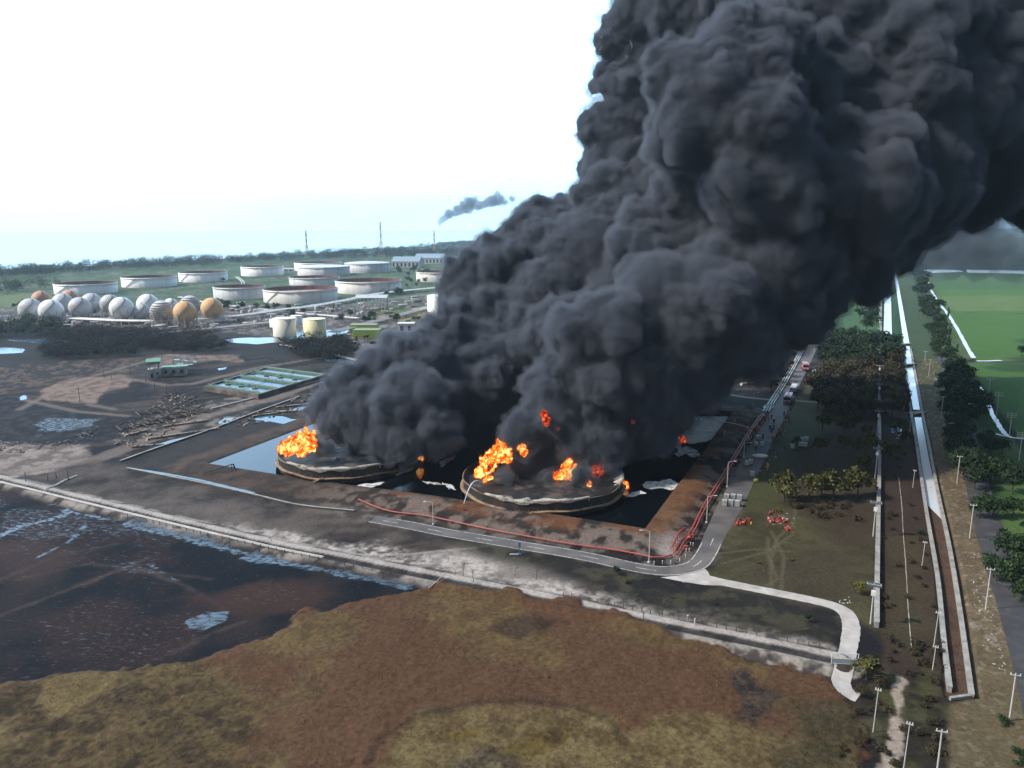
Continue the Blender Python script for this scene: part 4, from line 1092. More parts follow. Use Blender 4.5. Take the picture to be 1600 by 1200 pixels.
def clutter(px, n, hmax, smax, ms, label, name, cat, seed, kind=None):
    """process equipment: short columns, vessels, blocks, frames"""
    rg = random.Random(seed); q = pts(px); lo = q.min(0); hi = q.max(0); k = 0
    c = q.mean(0)
    while k < n:
        x, y = rg.uniform(lo[0], hi[0]), rg.uniform(lo[1], hi[1])
        if sdist(np.array([x]), np.array([y]), q)[0] < 0: continue
        k += 1; a = rg.uniform(0, .4) + .45; ty = rg.random(); s = rg.uniform(.4, 1) * smax; h = rg.uniform(.3, 1) * hmax
        t = empty(name[k % len(name)], (x, y, 0), a); tag(t, label, cat, label)
        m = rg.choice(ms); m2 = rg.choice(ms)
        if ty < .35:
            MB().tube((-s, 0, h * .5), (s, 0, h * .5), s * .32, n=10).sphere((-s, 0, h * .5), s * .32, 8, 6).sphere((s, 0, h * .5), s * .32, 8, 6).build('vessel', m, t)
            for xx in (-s * .6, s * .6): MB().box((xx, 0, h * .2), (s * .15, s * .5, h * .4)).build('saddle', m2, t)
        elif ty < .6:
            mb = MB()
            for xx in (-s, s):
                for yy in (-s * .5, s * .5): mb.tube((xx, yy, 0), (xx, yy, h), .25, n=4)
            for z in (h * .5, h):
                mb.box((0, 0, z), (2 * s, s, .3))
            mb.tube((-s, -s * .5, 0), (s, -s * .5, h), .15, n=4); mb.build('frame', m, t)
            MB().box((0, 0, h * .5 + 1), (s * .7, s * .5, 1.6)).build('housing', m2, t)
        elif ty < .8:
            MB().lathe((0, 0, 0), [(s * .45, 0), (s * .45, h), (.01, h + s * .15)], 12).build('drum', m, t)
            MB().tube((s * .45, 0, h * .8), (s * 1.3, 0, h * .8), .3, n=5).tube((s * 1.3, 0, h * .8), (s * 1.3, 0, 0), .3, n=5).build('pipe', m2, t)
        else:
            MB().box((0, 0, h * .25), (s * 1.6, s * .9, h * .5)).build('housing', m, t)
            MB().box((0, 0, h * .5 + .15), (s * 1.7, s, .28)).build('roof', m2, t)
eq = [pipe_g, pipe_w, steel, whw, mat('rust_brown', (.22, .12, .08), .8, var=.3), mat('dusty_brown', (.24, .19, .16), .9)]
clutter([(350,478),(560,482),(640,468),(700,460),(700,476),(640,490),(540,500),(440,512),(360,505)], 110, 7, 5, eq, 'pale pump, frame or vessel among the pipe racks of the yard', ['pump_skid', 'process_vessel'], 'plant equipment', 5)
clutter([(0,500),(200,506),(350,508),(350,520),(200,516),(0,506)], 50, 6, 5, eq, 'brown or pale equipment at the foot of the gas spheres', ['pump_skid', 'process_vessel'], 'plant equipment', 6)
clutter([(470,535),(545,520),(600,524),(620,550),(560,560),(500,556)], 26, 5, 4, [dark_s, pipe_g, mat('rust_brown', (0,) * 3)], 'sooty equipment between the lime tank and the burnt trees', ['pump_skid', 'process_vessel'], 'plant equipment', 8)
clutter([(232,520),(250,516),(246,524),(236,526)], 6, 11, 4, [steel, pipe_w], 'grey steel frame of the substation below the scaffolded sphere', ['steel_gantry'], 'substation frame', 9)
# ------------------------------------------------------------------ green-roofed pump house, treatment ponds, wreckage
def at_px(name, px, py, label, cat, rz=0.0, group=None, z=None):
    p = P(px, py); t = empty(name, (p.x, p.y, hz(p.x, p.y) if z is None else z), rz); tag(t, label, cat, group); return t
grn_r = mat('green_roofing', (.16, .34, .22), .6, var=.12, dirt=(.3, .3, .2)); soot_w = mat('sooty_white_wall', (.42, .40, .36), .85, var=.15, dirt=(.10, .09, .08), dirt_amt=.8, dscale=.25)
t = at_px('pump_house', 233, 592, 'pump house with a raised green-roofed tower above sooty white walls', 'building', .35)
MB().box((3.5, 3.5, 3.2), (8, 8, 6.4)).build('wall', soot_w, t)
for x in (.8, 6.2):
    for y in (.8, 6.2): MB().box((x, y, 8), (.7, .7, 3.2)).build('column', soot_w, t)
MB().box((3.5, 3.5, 9.9), (8, 8, .5)).box((3.5, 3.5, 10.8), (7.6, 7.6, 1.2)).build('upper_floor', grn_r, t)
mb = MB(); mb.quad((-1, -1, 11.5), (8, -1, 11.5), (8, 3.5, 13.2), (-1, 3.5, 13.2)); mb.quad((-1, 8, 11.5), (8, 8, 11.5), (8, 3.5, 13.2), (-1, 3.5, 13.2)); mb.quad((-1, -1, 11.5), (-1, 8, 11.5), (-1, 3.5, 13.2)); mb.quad((8, -1, 11.5), (8, 8, 11.5), (8, 3.5, 13.2)); mb.box((3.5, 3.5, 11.46), (9, 9, .1)); mb.build('roof', grn_r, t)
MB().box((2, -.55, 2), (1.6, .1, 3)).build('door', mat('dark_opening', (0,) * 3), t); MB().box((5.5, -.55, 3.4), (1.6, .1, 1.4)).build('window', mat('dark_opening', (0,) * 3), t)
t = at_px('annex', 252, 589, 'long low sooty white annex with a green roof beside the tower', 'building', .35)
MB().box((8, 4, 3), (16, 8, 6)).build('wall', soot_w, t); MB().box((9, 4, 6.2), (16, 7, .4)).build('roof', grn_r, t)
for x in (3, 8, 13): MB().box((x, -.05, 3.2), (2, .12, 2)).build('window', mat('dark_opening', (0,) * 3), t)
for i, (x, y) in enumerate(((282,578),(288,573),(296,579),(303,574),(277,571))):
    t = at_px('steel_gantry', x, y, 'grey switchyard frame beside the green-roofed pump house', 'substation frame', .35, 'switchyard frames by the pump house')
    for a in (-2.5, 2.5): MB().tube((a, 0, 0), (a, 0, 6.5), .22, n=4).tube((a, 3, 0), (a, 3, 6.5), .22, n=4).tube((a, 0, 0), (a, 3, 6.5), .12, n=4).build('post', steel, t)
    MB().box((0, 0, 6.4), (6, .35, .35)).box((0, 3, 6.4), (6, .35, .35)).box((0, 1.5, 4), (5.4, 3.4, .25)).build('beam', steel, t)

soot_c = mat('sooty_basin_wall', (.10, .085, .075), .9, var=.2, dirt=(.30, .24, .2), dirt_amt=.6, dscale=.15); grn_w = mat('green_walkway', (.13, .20, .13), .8, var=.2, dirt=(.1, .1, .08))
t = at_px('treatment_basin', 322, 613, 'raised rectangular treatment basin with green walkways over pale blue water', 'basin', 0, z=0)
c0 = t.location
A, B_, C_, D_ = [P(x, y) - c0 for x, y in ((318,611),(404,624),(512,591),(418,579))]
hb = 3.0
def q2(u, v, z):
    p = A.lerp(B_, u).lerp(D_.lerp(C_, u), v); return (p.x, p.y, z)
mb = MB()
for (a, b) in (((0, 0), (1, 0)), ((1, 0), (1, 1)), ((1, 1), (0, 1)), ((0, 1), (0, 0))):
    mb.quad(q2(*a, 0), q2(*b, 0), q2(*b, hb), q2(*a, hb)); 
    ia = (a[0] * .97 + .015, a[1] * .97 + .015); ib = (b[0] * .97 + .015, b[1] * .97 + .015)
    mb.quad(q2(*a, hb), q2(*b, hb), q2(*ib, hb), q2(*ia, hb)); mb.quad(q2(*ia, hb), q2(*ib, hb), q2(*ib, 2), q2(*ia, 2))
mb.build('wall', soot_c, t)
mb = MB(); mb.quad(q2(.02, .02, hb - .9), q2(.98, .02, hb - .9), q2(.98, .98, hb - .9), q2(.02, .98, hb - .9)); mb.build('water', wl, t)
for v in (.04, .26, .5, .74, .95):
    mb = MB(); mb.quad(q2(.02, v, hb + .2), q2(.98, v, hb + .2), q2(.98, v + .035, hb + .2), q2(.02, v + .035, hb + .2)); mb.quad(q2(.02, v, hb - .9), q2(.98, v, hb - .9), q2(.98, v, hb + .2), q2(.02, v, hb + .2)); mb.build('walkway', grn_w, t)
for u in (.02, .48, .96):
    mb = MB(); mb.quad(q2(u, .02, hb + .25), q2(u + .02, .02, hb + .25), q2(u + .02, .98, hb + .25), q2(u, .98, hb + .25)); mb.build('walkway', grn_w, t)
mb = MB()
for i in range(60): 
    u = i / 59 * .94 + .03
    for v in (.045, .275, .52, .75): mb.tube(q2(u, v, hb + .2), q2(u, v, hb + 1.3), .07, n=4)
for v in (.045, .275, .52, .75): mb.tube(q2(.03, v, hb + 1.3), q2(.97, v, hb + 1.3), .06, n=4)
mb.build('railing', steel, t)
for i in range(7):
    mb = MB(); p = q2(.15 + .12 * i, .15 if i % 2 else .62, 0); mb.box((p[0], p[1], hb + .3), (3, 2, 1.2)); mb.tube((p[0], p[1], hb), (p[0], p[1], hb + 2.4), .3, n=6); mb.build('aerator', grn_w, t)
wood_b = mat('burnt_timber', (.20, .15, .12), .9, var=.3, dirt=(.03, .03, .03), dirt_amt=.9, dscale=.5); rub_m = mat('rubble_mat', (.34, .26, .20), .9, var=.3, scale=1, dirt=(.10, .07, .05), dirt_amt=.8, dscale=.6)
rg = random.Random(4)
for k, (x, y, L, a, lb) in enumerate(((185,672,26,.75,'collapsed black roof truss with pale ribs nearest the pale mud'), (205,665,30,.7,'long collapsed truss behind the nearest one'), (228,660,28,.72,'collapsed truss in the middle of the wreckage'), (250,655,26,.7,'sagging truss beside the brown girder'),
        (215,650,24,.8,'blackened truss behind the wreckage, near the puddles'), (262,648,20,.65,'short burnt truss nearest the ponds'))):
    t = at_px('collapsed_truss', x, y, lb, 'wreckage', a, 'collapsed trusses of the burnt pump station')
    mb = MB(); n = 9
    for i in range(n + 1):
        xx = L * i / n; zz = 2.2 + 1.4 * math.sin(i * 1.1 + k) - .12 * i
        if i < n:
            x2 = L * (i + 1) / n; z2 = 2.2 + 1.4 * math.sin((i + 1) * 1.1 + k) - .12 * (i + 1)
            mb.tube((xx, 0, zz), (x2, .5, z2), .22, n=4); mb.tube((xx, 0, .2), (x2, 0, .3), .22, n=4); mb.tube((xx, 0, .2), (x2, .4, z2), .14, n=4)
    mb.build('chord', dark_s, t)
    mb = MB()
    for i in range(0, n, 2):
        xx = L * i / n; mb.box((xx, -1.5, 1.2), (.5, 5.5, .35), .2 + i * .1, Matrix.Rotation(.35, 3, 'X'))
    mb.build('rib', wood_b, t)
for k, (x, y, L, a, lb) in enumerate(((228,688,34,.62,'long brown fallen girder along the near edge of the wreckage'), (205,700,14,.3,'short tan fallen beam near the crossing track'), (195,683,12,1.1,'tan beam end-on beside the fallen girder'), (255,668,22,.6,'tan girder lying towards the ponds'), (395,652,20,.62,'brown beam by the blue strip of water'), (430,638,28,.45,'long tan beam beside the smoke foot'), (415,645,24,.1,'tan beam crossing the long one'))):
    t = at_px('fallen_girder', x, y, lb, 'girder', a)
    MB().box((L / 2, 0, .75), (L, 1.0, .3)).box((L / 2, 0, .2), (L, 1.0, .2)).box((L / 2, 0, .5), (L, .3, .45)).build('beam', rub_m, t)
    MB().box((L * .2, 0, 1.1), (.6, 1.2, .3)).box((L * .7, 0, 1.1), (.6, 1.2, .3)).build('bracket', dark_s, t)
def rubble(px, n, s, seed, label, ms=None, sq=.5):
    rg = random.Random(seed); q = pts(px); lo, hi = q.min(0), q.max(0); mb = MB(); k = 0
    while k < n:
        x, y = rg.uniform(lo[0], hi[0]), rg.uniform(lo[1], hi[1])
        if sdist(np.array([x]), np.array([y]), q)[0] < 0: continue
        k += 1; z = max(0, hz(x, y)); e = s * rg.uniform(.3, 1)
        mb.cur = rg.randrange(2)
        mb.box((x, y, z + e * .2), (e * rg.uniform(.6, 2.6), e * rg.uniform(.4, 1), e * sq), rg.uniform(0, 3.1), Matrix.Rotation(rg.uniform(-.5, .5), 3, 'Y'))
    o = mb.build('rubble', ms or [rub_m, dark_s]); tag(o, kind='stuff'); return o
rubble([(232,632),(250,618),(275,612),(308,622),(306,632),(270,640),(240,640)], 150, 1.2, 1, '')
rubble([(170,690),(200,664),(300,640),(300,655),(240,690),(190,700)], 180, 1.1, 2, '')
rubble([(330,660),(430,640),(500,600),(560,570),(540,600),(470,640),(380,668)], 160, 1.4, 3, '')
rubble([(-20,690),(100,690),(160,660),(150,690),(60,705),(-20,712)], 160, 1.0, 4, '', [dark_s, mat('ash_lump', (.16, .15, .15), .9)])
rubble([(1170,742),(1210,712),(1222,660),(1240,640),(1230,700),(1190,745)], 60, .8, 6, '', [mat('grey_litter', (.30, .28, .26), .9), dark_s], .3)
rubble([(1195,810),(1250,798),(1250,815),(1290,818),(1190,822)], 22, .6, 7, '', [mat('pale_litter', (.5, .48, .42), .9), mat('grey_litter', (0,) * 3)], .15)
rubble([(1310,935),(1335,930),(1335,945),(1312,945)], 9, .5, 8, '', [mat('pale_litter', (0,) * 3)] * 2, .15)
rubble([(1522,860),(1540,870),(1556,960),(1572,1050),(1545,1040),(1520,960)], 70, .4, 9, '', [mat('pale_litter', (0,) * 3)] * 2, .25)

# ------------------------------------------------------------------ the two burning tanks
shell_b = mat('burnt_shell', (.020, .018, .018), .8, var=.3, scale=.4, dirt=(.09, .04, .025), dirt_amt=.5, dscale=.25, streak=True)
gird_b = mat('scorched_girder', (.33, .22, .14), .85, var=.25, scale=.5, dirt=(.10, .05, .035), dirt_amt=.85, dscale=.2)
roof_b = mat('charred_roof', (.010, .010, .011), .7, var=.4, scale=.3, dirt=(.10, .085, .075), dirt_amt=.8, dscale=.16)
def burning_tank(cx, yb, r, label, foam_arcs, seed):
    p = P(cx, yb, 3.0); c = (p.x * (p.y + r) / p.y, p.y + r, 0)
    t = empty('burning_tank', c); tag(t, label, 'burning tank')
    rg = random.Random(seed); N = 120
    hp = [3.1 + .3 * math.sin(2 * math.pi * i / N * 5 + seed) + .2 * math.sin(2 * math.pi * i / N * 11) for i in range(N)]
    def ringmesh(prof, m, name):
        mb = MB()
        for i in range(N):
            j = (i + 1) % N; a, b = 2 * math.pi * i / N, 2 * math.pi * j / N
            for (r0, z0), (r1, z1) in zip(prof[:-1], prof[1:]):
                mb.quad((r0 * math.cos(a), r0 * math.sin(a), hp[i] + z0 if z0 > -3 else -.5), (r0 * math.cos(b), r0 * math.sin(b), hp[j] + z0 if z0 > -3 else -.5),
                        (r1 * math.cos(b), r1 * math.sin(b), hp[j] + z1), (r1 * math.cos(a), r1 * math.sin(a), hp[i] + z1))
        return mb.build(name, m, t)
    UP = 3.3
    ringmesh([(r - .5, -9), (r - .5, UP), (r - .75, UP), (r - .75, -1.0)], shell_b, 'shell')
    ringmesh([(r - .48, -.75), (r + .7, -.72), (r + .75, -.40), (r - .48, -.30)], gird_b, 'wind_girder')
    ringmesh([(r - .45, UP - .5), (r - .1, UP - .5), (r - .1, UP - .3), (r - .45, UP - .3)], gird_b, 'top_angle')
    mb = MB()
    for i in range(0, N, 2):
        a = 2 * math.pi * i / N + .01
        if math.sin(a) > .3: continue
        mb.tube((r * math.cos(a), r * math.sin(a), hp[i] - .5), ((r + .2) * math.cos(a), (r + .2) * math.sin(a), hp[i] + .75), .07, n=4)
    mb.build('posts', gird_b, t)
    gx, gy = np.meshgrid(np.linspace(0, 1, 40), np.linspace(0, 2 * math.pi, 121)[:-1]); rr_ = (gx * (r - .78)).ravel(); aa_ = gy.ravel()
    X_, Y_ = rr_ * np.cos(aa_), rr_ * np.sin(aa_); Z_ = 4.1 + 1.9 * (fbm(X_ + 300 * seed, Y_, 13, 4, 70) - .5) + .8 * (fbm(X_, Y_, 3, 3, 71) - .5)
    I_ = np.arange(120 * 40).reshape(120, 40); J_ = np.roll(I_, -1, 0)
    ro_ = np_mesh('floating_roof', np.stack([X_, Y_, Z_], 1), np.stack([I_[:, :-1], I_[:, 1:], J_[:, 1:], J_[:, :-1]], -1).reshape(-1, 4), roof_b, True); ro_.parent = t
    for a0, a1, w in foam_arcs:
        mb = MB(); n = 60
        for i in range(n):
            f = i / n; a, b = a0 + (a1 - a0) * f, a0 + (a1 - a0) * (i + 1) / n
            wa = w * math.sin(math.pi * f) ** .5 * (1 + .35 * math.sin(f * 31 + seed)) + .1; wb = w * math.sin(math.pi * (i + 1) / n) ** .5 * (1 + .35 * math.sin((i + 1) / n * 31 + seed)) + .1
            ro = r - .15; T_ = hp[int((a0 + (a1 - a0) * f) / 6.2832 * N) % N] + 3.35
            pa, pb_ = [[((ro - w_ * k_) * math.cos(t_), (ro - w_ * k_) * math.sin(t_), z_) for k_, z_ in ((0, T_ - .1 - w_ * .14), (.02, T_), (.25, T_ + .25), (1, 4.9))] for t_, w_ in ((a, wa), (b, wb))]
            for e_ in range(3): mb.quad(pa[e_], pb_[e_], pb_[e_ + 1], pa[e_ + 1])
        mb.build('foam_band', foam_c, t)
    for k in range(14):
        mb = MB()
        a = rg.uniform(0, 6.28); q_ = (r - 5) * math.sqrt(rg.random()); s = rg.uniform(.3, 1.5)
        mb.box((q_ * math.cos(a), q_ * math.sin(a), 5.0), (s * 1.4, s * .5, .25), rg.uniform(0, 3), Matrix.Rotation(rg.uniform(-.4, .4), 3, 'Y')); mb.build('roof_debris', dark_s, t)
    mb = MB()
    for i in range(9):
        a = -1.9 + i * .022; mb.box(((r + .9) * math.cos(a), (r + .9) * math.sin(a), .3 + i * .33), (1.2, .8, .12), a)
    mb.build('stair', gird_b, t)
    return t, c, r
TL = burning_tank(548, 746, 30, 'burning tank beside the blue water, wide foam band inside its rim', [(-2.35, -.95, 6.0), (-.8, -.15, 4.0)], 1)
TR = burning_tank(848, 799, 31, 'burning tank nearest the road, its tan rim curling around orange fire', [(-2.35, -1.05, 6.0), (-.45, .15, 3.0)], 2)

def fire_mat(name, hot):
    m, t = new_mat(name); o_ = t.nodes.new('ShaderNodeOutputMaterial'); e = t.nodes.new('ShaderNodeEmission'); t.links.new(e.outputs[0], o_.inputs[0])
    g = t.nodes.new('ShaderNodeTexCoord'); n = t.nodes.new('ShaderNodeTexNoise'); n.inputs['Scale'].default_value = .42; n.inputs['Detail'].default_value = 5; n.inputs['Roughness'].default_value = .62; n.inputs['Distortion'].default_value = .8
    t.links.new(g.outputs['Object'], n.inputs['Vector']); r_ = t.nodes.new('ShaderNodeValToRGB'); t.links.new(n.outputs[0], r_.inputs[0])
    cr = r_.color_ramp; s = -.105 if hot else .06
    for i, (p_, c_) in enumerate(((.38, (.02, .003, .002)), (.46, (.30, .012, .004)), (.53, (.95, .10, .008)), (.61, (1.0, .33, .025)), (.69, (1.0, .80, .26)))):
        el = cr.elements[i] if i < 2 else cr.elements.new(.9)
        el.position = p_ + s; el.color = (*c_, 1)
    t.links.new(r_.outputs[0], e.inputs[0]); e.inputs[1].default_value = 1.7
    return m
fire_h, fire_d = fire_mat('fire', True), fire_mat('dull_fire', False)
FIRES = [
 ([(441,701,7),(449,700,9),(458,696,11),(469,692,11),(481,688,11),(484,697,9),(470,703,9),(452,706,6)], 306, fire_h, 'large orange fireball at the blue-water end of the far burning tank'),
 ([(655,711,5),(657,714,4),(656,706,3)], 314, fire_h, 'small orange flame on the right rim of the tank beside the blue water'),
 ([(779,709,13),(790,713,10),(765,715,8),(762,729,10),(753,736,9),(748,743,6),(759,722,8),(784,700,6)], 286, fire_h, 'largest yellow-orange fireball on the left side of the nearer tank'),
 ([(815,700,6),(818,706,6)], 288, fire_h, 'small orange burst right of the largest fireball'),
 ([(880,741,7),(889,738,9),(894,744,6),(886,729,7),(871,743,5),(888,722,4),(898,732,5)], 281, fire_h, 'broad triangular yellow flame in the middle of the nearer tank'),
 ([(941,725,6),(938,734,6),(933,742,5),(929,735,4)], 284, fire_d, 'ragged red and orange flame near the right rim of the nearer tank'),
 ([(920,758,3.5),(922,754,2.5)], 276, fire_h, 'tiny orange flame below the ragged red one'),
 ([(977,757,5),(976,762,3.5)], 281, fire_h, 'small bright flame outside the right rim of the nearer tank'),
 ([(850,647,5),(853,655,5),(854,662,4)], 283, fire_d, 'dark red tongue high in the smoke above the nearer tank'),
 ([(1058,682,6),(1060,676,5),(1061,670,3),(1064,684,5),(1053,686,4)], 313, fire_d, 'red flame at the edge of the foam-covered water'),
 ([(693,668,2.5),(700,671,3),(708,672,2.5)], 352, fire_d, 'thin red streak of fire between the two tanks'),
 ([(989,659,3.2)], 292, fire_d, 'round red glow in the smoke over the right of the basin'),
 ([(871,669,2.5),(873,668,2.0)], 286, fire_d, 'tiny red spark beside the dark red tongue'),
 ([(763,747,4),(758,751,3),(768,746,3)], 278, fire_h, 'small flames at the foot of the largest fireball'),
]
glow_m, gt_ = new_mat('flame_glow'); go_ = gt_.nodes.new('ShaderNodeOutputMaterial'); gv_ = gt_.nodes.new('ShaderNodeVolumePrincipled')
gv_.inputs['Density'].default_value = .35; gv_.inputs['Color'].default_value = (.12, .07, .05, 1); gv_.inputs['Emission Strength'].default_value = .22; gv_.inputs['Emission Color'].default_value = (1, .10, .01, 1)
gt_.links.new(gv_.outputs[0], go_.inputs['Volume']); glow_m.cycles.homogeneous_volume = True
rgf = random.Random(99)
for k, (bl, Y, m, lb) in enumerate(FIRES):
    balls = []
    c = PY(bl[0][0], bl[0][1], Y)
    for x, y, r in bl:
        p = PY(x, y, Y + (hash((k, x)) % 5 - 2) * .5); balls.append((p.x - c.x, p.y - c.y, p.z - c.z, r * 1.08 * scale_at(p)))
    # ragged tongues licking up from each ball
    for x, y, z, r in list(balls):
        if len(bl) < 4: continue
        for q_ in range(2):
            a_ = rgf.uniform(0, 6.28); d_ = Vector((math.cos(a_) * .5 + .35, math.sin(a_) * .4, 1)).normalized(); rr_ = r * .42; p_ = Vector((x, y, z)) + d_ * r * .7
            for w_ in range(4): balls.append((p_.x, p_.y, p_.z, rr_)); p_ = p_ + d_ * rr_ * 1.0; rr_ *= .72
    o, halo = billow_mesh('flame', balls, .26 if len(bl) > 3 else .2, m, seed=60 + k, kids=(14, 8), frac=((.3, .55), (.3, .5)), wob=1.1 if len(bl) > 3 else .5, ws=1.7, veil=(.45, glow_m, 'flame_glow'))
    halo.parent = o
    o.location = c; tag(o, lb, 'flame', 'flames in the burning basin')
# water jet from the bank into the nearer tank
jm = mat('water_jet', (.75, .80, .85), .6)
a = P(722, 795, 2.6); b = PY(750, 762, 268)
t = empty('water_monitor', a); tag(t, 'red water cannon on the near bank spraying the left of the nearer tank', 'water cannon')
MB().box((0, 0, .4), (.9, .9, .5)).tube((0, 0, .6), (0, 0, 1.2), .18).tube((0, 0, 1.1), (.6, 1.0, 1.6), .16, .1).build('monitor', pipe_r, t)
mb = MB(); n = 14
d = b - a
for i in range(n):
    f, g_ = i / n, (i + 1) / n
    zf = lambda f: 1.6 + d.z * f + 4.5 * math.sin(math.pi * f) * (1 - f * .3)
    mb.tube((d.x * f + .6, d.y * f + 1, zf(f)), (d.x * g_ + .6, d.y * g_ + 1, zf(g_)), .10 + .28 * f, .10 + .28 * g_, n=6, caps=False)
mb.build('jet', jm, t)
mb = MB()
t = empty('foam_hose_stand', P(1135, 669, 2.6)); tag(t, 'pale hose stream arching from the crowd onto the foam', 'hose')
for i in range(16):
    f, g_ = i / 16, (i + 1) / 16; zf = lambda f: .4 + 3.0 * math.sin(math.pi * f)
    mb.tube((12 - 34 * f, -2 + 4 * f, zf(f)), (12 - 34 * g_, -2 + 4 * g_, zf(g_)), .12 + .1 * f, n=5, caps=False)
mb.build('stream', jm, t); MB().box((12, -2, .3), (1, .8, .6)).tube((12, -2, .3), (10.5, -1.8, 1), .2).build('nozzle', pipe_r, t)

# ------------------------------------------------------------------ poles and lamps
pole_m = mat('grey_pole', (.50, .49, .46), .7, var=.1); pole_d = mat('dark_pole', (.09, .075, .065), .9); box_m = mat('white_box', (.72, .71, .68), .6); plat = mat('slate_platform', (.10, .12, .14), .6)
def pole_h(px, yb, yt):
    b = P(px, yb); z0 = max(0, hz(b.x, b.y)); return Vector((b.x, b.y, z0)), PY(px, yt, b.y).z - z0
def lamp_post(px, yb, yt, side, label, group='lamp posts along the road'):
    b, h = pole_h(px, yb, yt); h = max(h, 3)
    t = empty('lamp_post', b); tag(t, label, 'lamp post', group)
    MB().tube((0, 0, 0), (0, 0, h), .17, .11, n=8).lathe((0, 0, 0), [(.45, 0), (.45, .4), (.2, .45)], 8).build('pole', pole_m, t)
    MB().tube((0, 0, h - .1), (1.5 * side, 0, h + .35), .08, n=6).tube((1.5 * side, 0, h + .35), (2.4 * side, 0, h + .35), .07, n=6).build('arm', pole_m, t)
    MB().box((2.7 * side, 0, h + .35), (1.0, .35, .16)).build('lamp_head', box_m, t)
for a in ((1014,879,830,-1,'lamp post at the near corner of the burning basin'), (1104,817,776,1,'lamp post beside the white liquid containers on the road'), (1136,761,722,1,'lamp post halfway up the red pipes'), (1162,715,693,1,'lamp post just below the crowd of firefighters'),
          (1183,675,650,1,'lamp post rising out of the crowd of firefighters'), (677,820,785,-1,'lone lamp post on the near bank between the two tanks'), (1176,634,614,1,'pale lamp post behind the foam-covered water'), (1217,622,592,1,'curved lamp post left of the red fire engine'), (1242,580,555,1,'far lamp post before the dark wood'),
          (1243,638,620,-1,'short lamp post right of the red fire engine'), (1520,655,632,-1,'lamp post on the field side of the right-hand road')): lamp_post(*a)
def cross_pole(px, yb, yt, label, bars=1, boxed=False, m=pole_m, group='power poles', lean=0.0, w=1.5, rot=.45, platform=False, thin=1.0):
    b, h = pole_h(px, yb, yt); h = max(h, 2)
    t = empty('power_pole', b, -rot); tag(t, label, 'power pole', group)
    if lean: t.rotation_euler = (0, lean, -rot)
    MB().tube((0, 0, -.3), (0, 0, h), .2 * thin, .13 * thin, n=8).build('pole', m, t)
    for k in range(bars):
        z = h - .15 - k * .9
        mb = MB().box((0, 0, z), (2 * w, .16, .18))
        mb.build('crossarm', m, t)
        mb = MB()
        for x in (-w + .15, 0, w - .15): mb.tube((x, 0, z + .09), (x, 0, z + .45), .09, n=5)
        mb.build('insulator', box_m, t)
    if boxed:
        MB().box((0, -.45, h - 2.2), (1.05, .8, 1.25)).build('transformer', box_m, t)
    if platform:
        MB().box((0, 0, h - .3), (3.6, 1.5, .14)).box((0, .7, h), (3.6, .08, .3)).box((0, -.7, h), (3.6, .08, .3)).build('platform', plat, t)
    return t
for a in ((1360,975,913,'nearest white-boxed pole with a slate platform, beside the compound wall'), (1364,838,785,'second nearest white-boxed pole with a platform beside the wall'), (1367,748,700,'third white-boxed pole along the compound wall, beside the leafy trees'), (1369,690,642,'fourth white-boxed pole along the wall'),
          (1371,640,600,'fifth white-boxed pole along the wall, in dark trees')): cross_pole(*a, boxed=True, platform=True, w=1.7, rot=.45, group='white-boxed poles along the wall')
for k, (y0, y1) in enumerate(((603,571),(573,546),(548,527),(530,513),(514,499),(500,488),(490,478),(480,470),(472,462),(464,456),(457,450))):
    cross_pole(1372 + k * .35, y0, y1, 'far white-boxed pole of the line shrinking up the wall', boxed=True, w=2.0, group='white-boxed poles along the wall')
for a in ((1451,588,562,'thin T-shaped pole farthest up the straw strip'), (1461,616,588,'slim pole second from the far end of the straw strip'), (1470,655,620,'T-shaped pole opposite the brown canal slab'), (1483,690,661,'T-shaped pole half hidden by the dark roadside trees'), (1495,756,713,'T-shaped pole on the straw strip beside the road bend'),
          (1515,841,789,'tall T-shaped pole midway down the straw strip'), (1540,952,889,'tall T-shaped pole by the dark trees lower down the strip'), (1577,1126,1054,'nearest and tallest T-shaped pole, by the asphalt road edge'), (1463,1215,1142,'leaning grey pole at the bottom of the straw strip')): cross_pole(*a, group='T-shaped poles on the straw strip', w=1.0, rot=.3)
cross_pole(1445, 563, 549, 'tiny pole near the far sluice', group='T-shaped poles on the straw strip')
for a in ((1412,640,624,'small pole behind the dark bushes by the canal wall'), (1419,690,651,'leaning pole touching the canal wall near the brown slab'), (1426,762,735,'short pole in the brown strip by the canal wall'), (1440,888,847,'leaning thin pole midway along the brown strip'), (1459,1010,957,'thin pole with a white top beside the near canal wall'),
          (1457,1047,1010,'thin T pole near the end of the canal'), (1364,1144,1077,'thin pole in the thicket past the gate'), (1410,1215,1130,'thin pole in the near thicket')): cross_pole(*a, group='thin poles between wall and canal', w=.6, lean=.02, thin=.6)
for a in ((1544,620,588,'far double-armed pylon in the rice field'), (1557,648,613,'second double-armed pylon in the rice field'), (1577,680,646,'third double-armed pylon beside the irrigation channel'), (1592,720,676,'nearest double-armed pylon at the edge of the rice field')): cross_pole(*a, bars=3, w=1.9, group='pylons crossing the rice field', rot=.4)
for k, (x, yb, yt) in enumerate(((163,590,569),(204,584,563),(125,629,603),(268,553,538),(175,594,580),(228,597,584),(242,612,598),(331,556,547),(305,564,551),(264,648,602),(277,640,604),(292,622,612),(41,756,738),(107,750,735),(88,747,738),(75,753,742))):
    cross_pole(x, yb, yt, 'charred thin pole standing in the burnt ground around the pump station', bars=0, m=pole_d, group='charred poles')

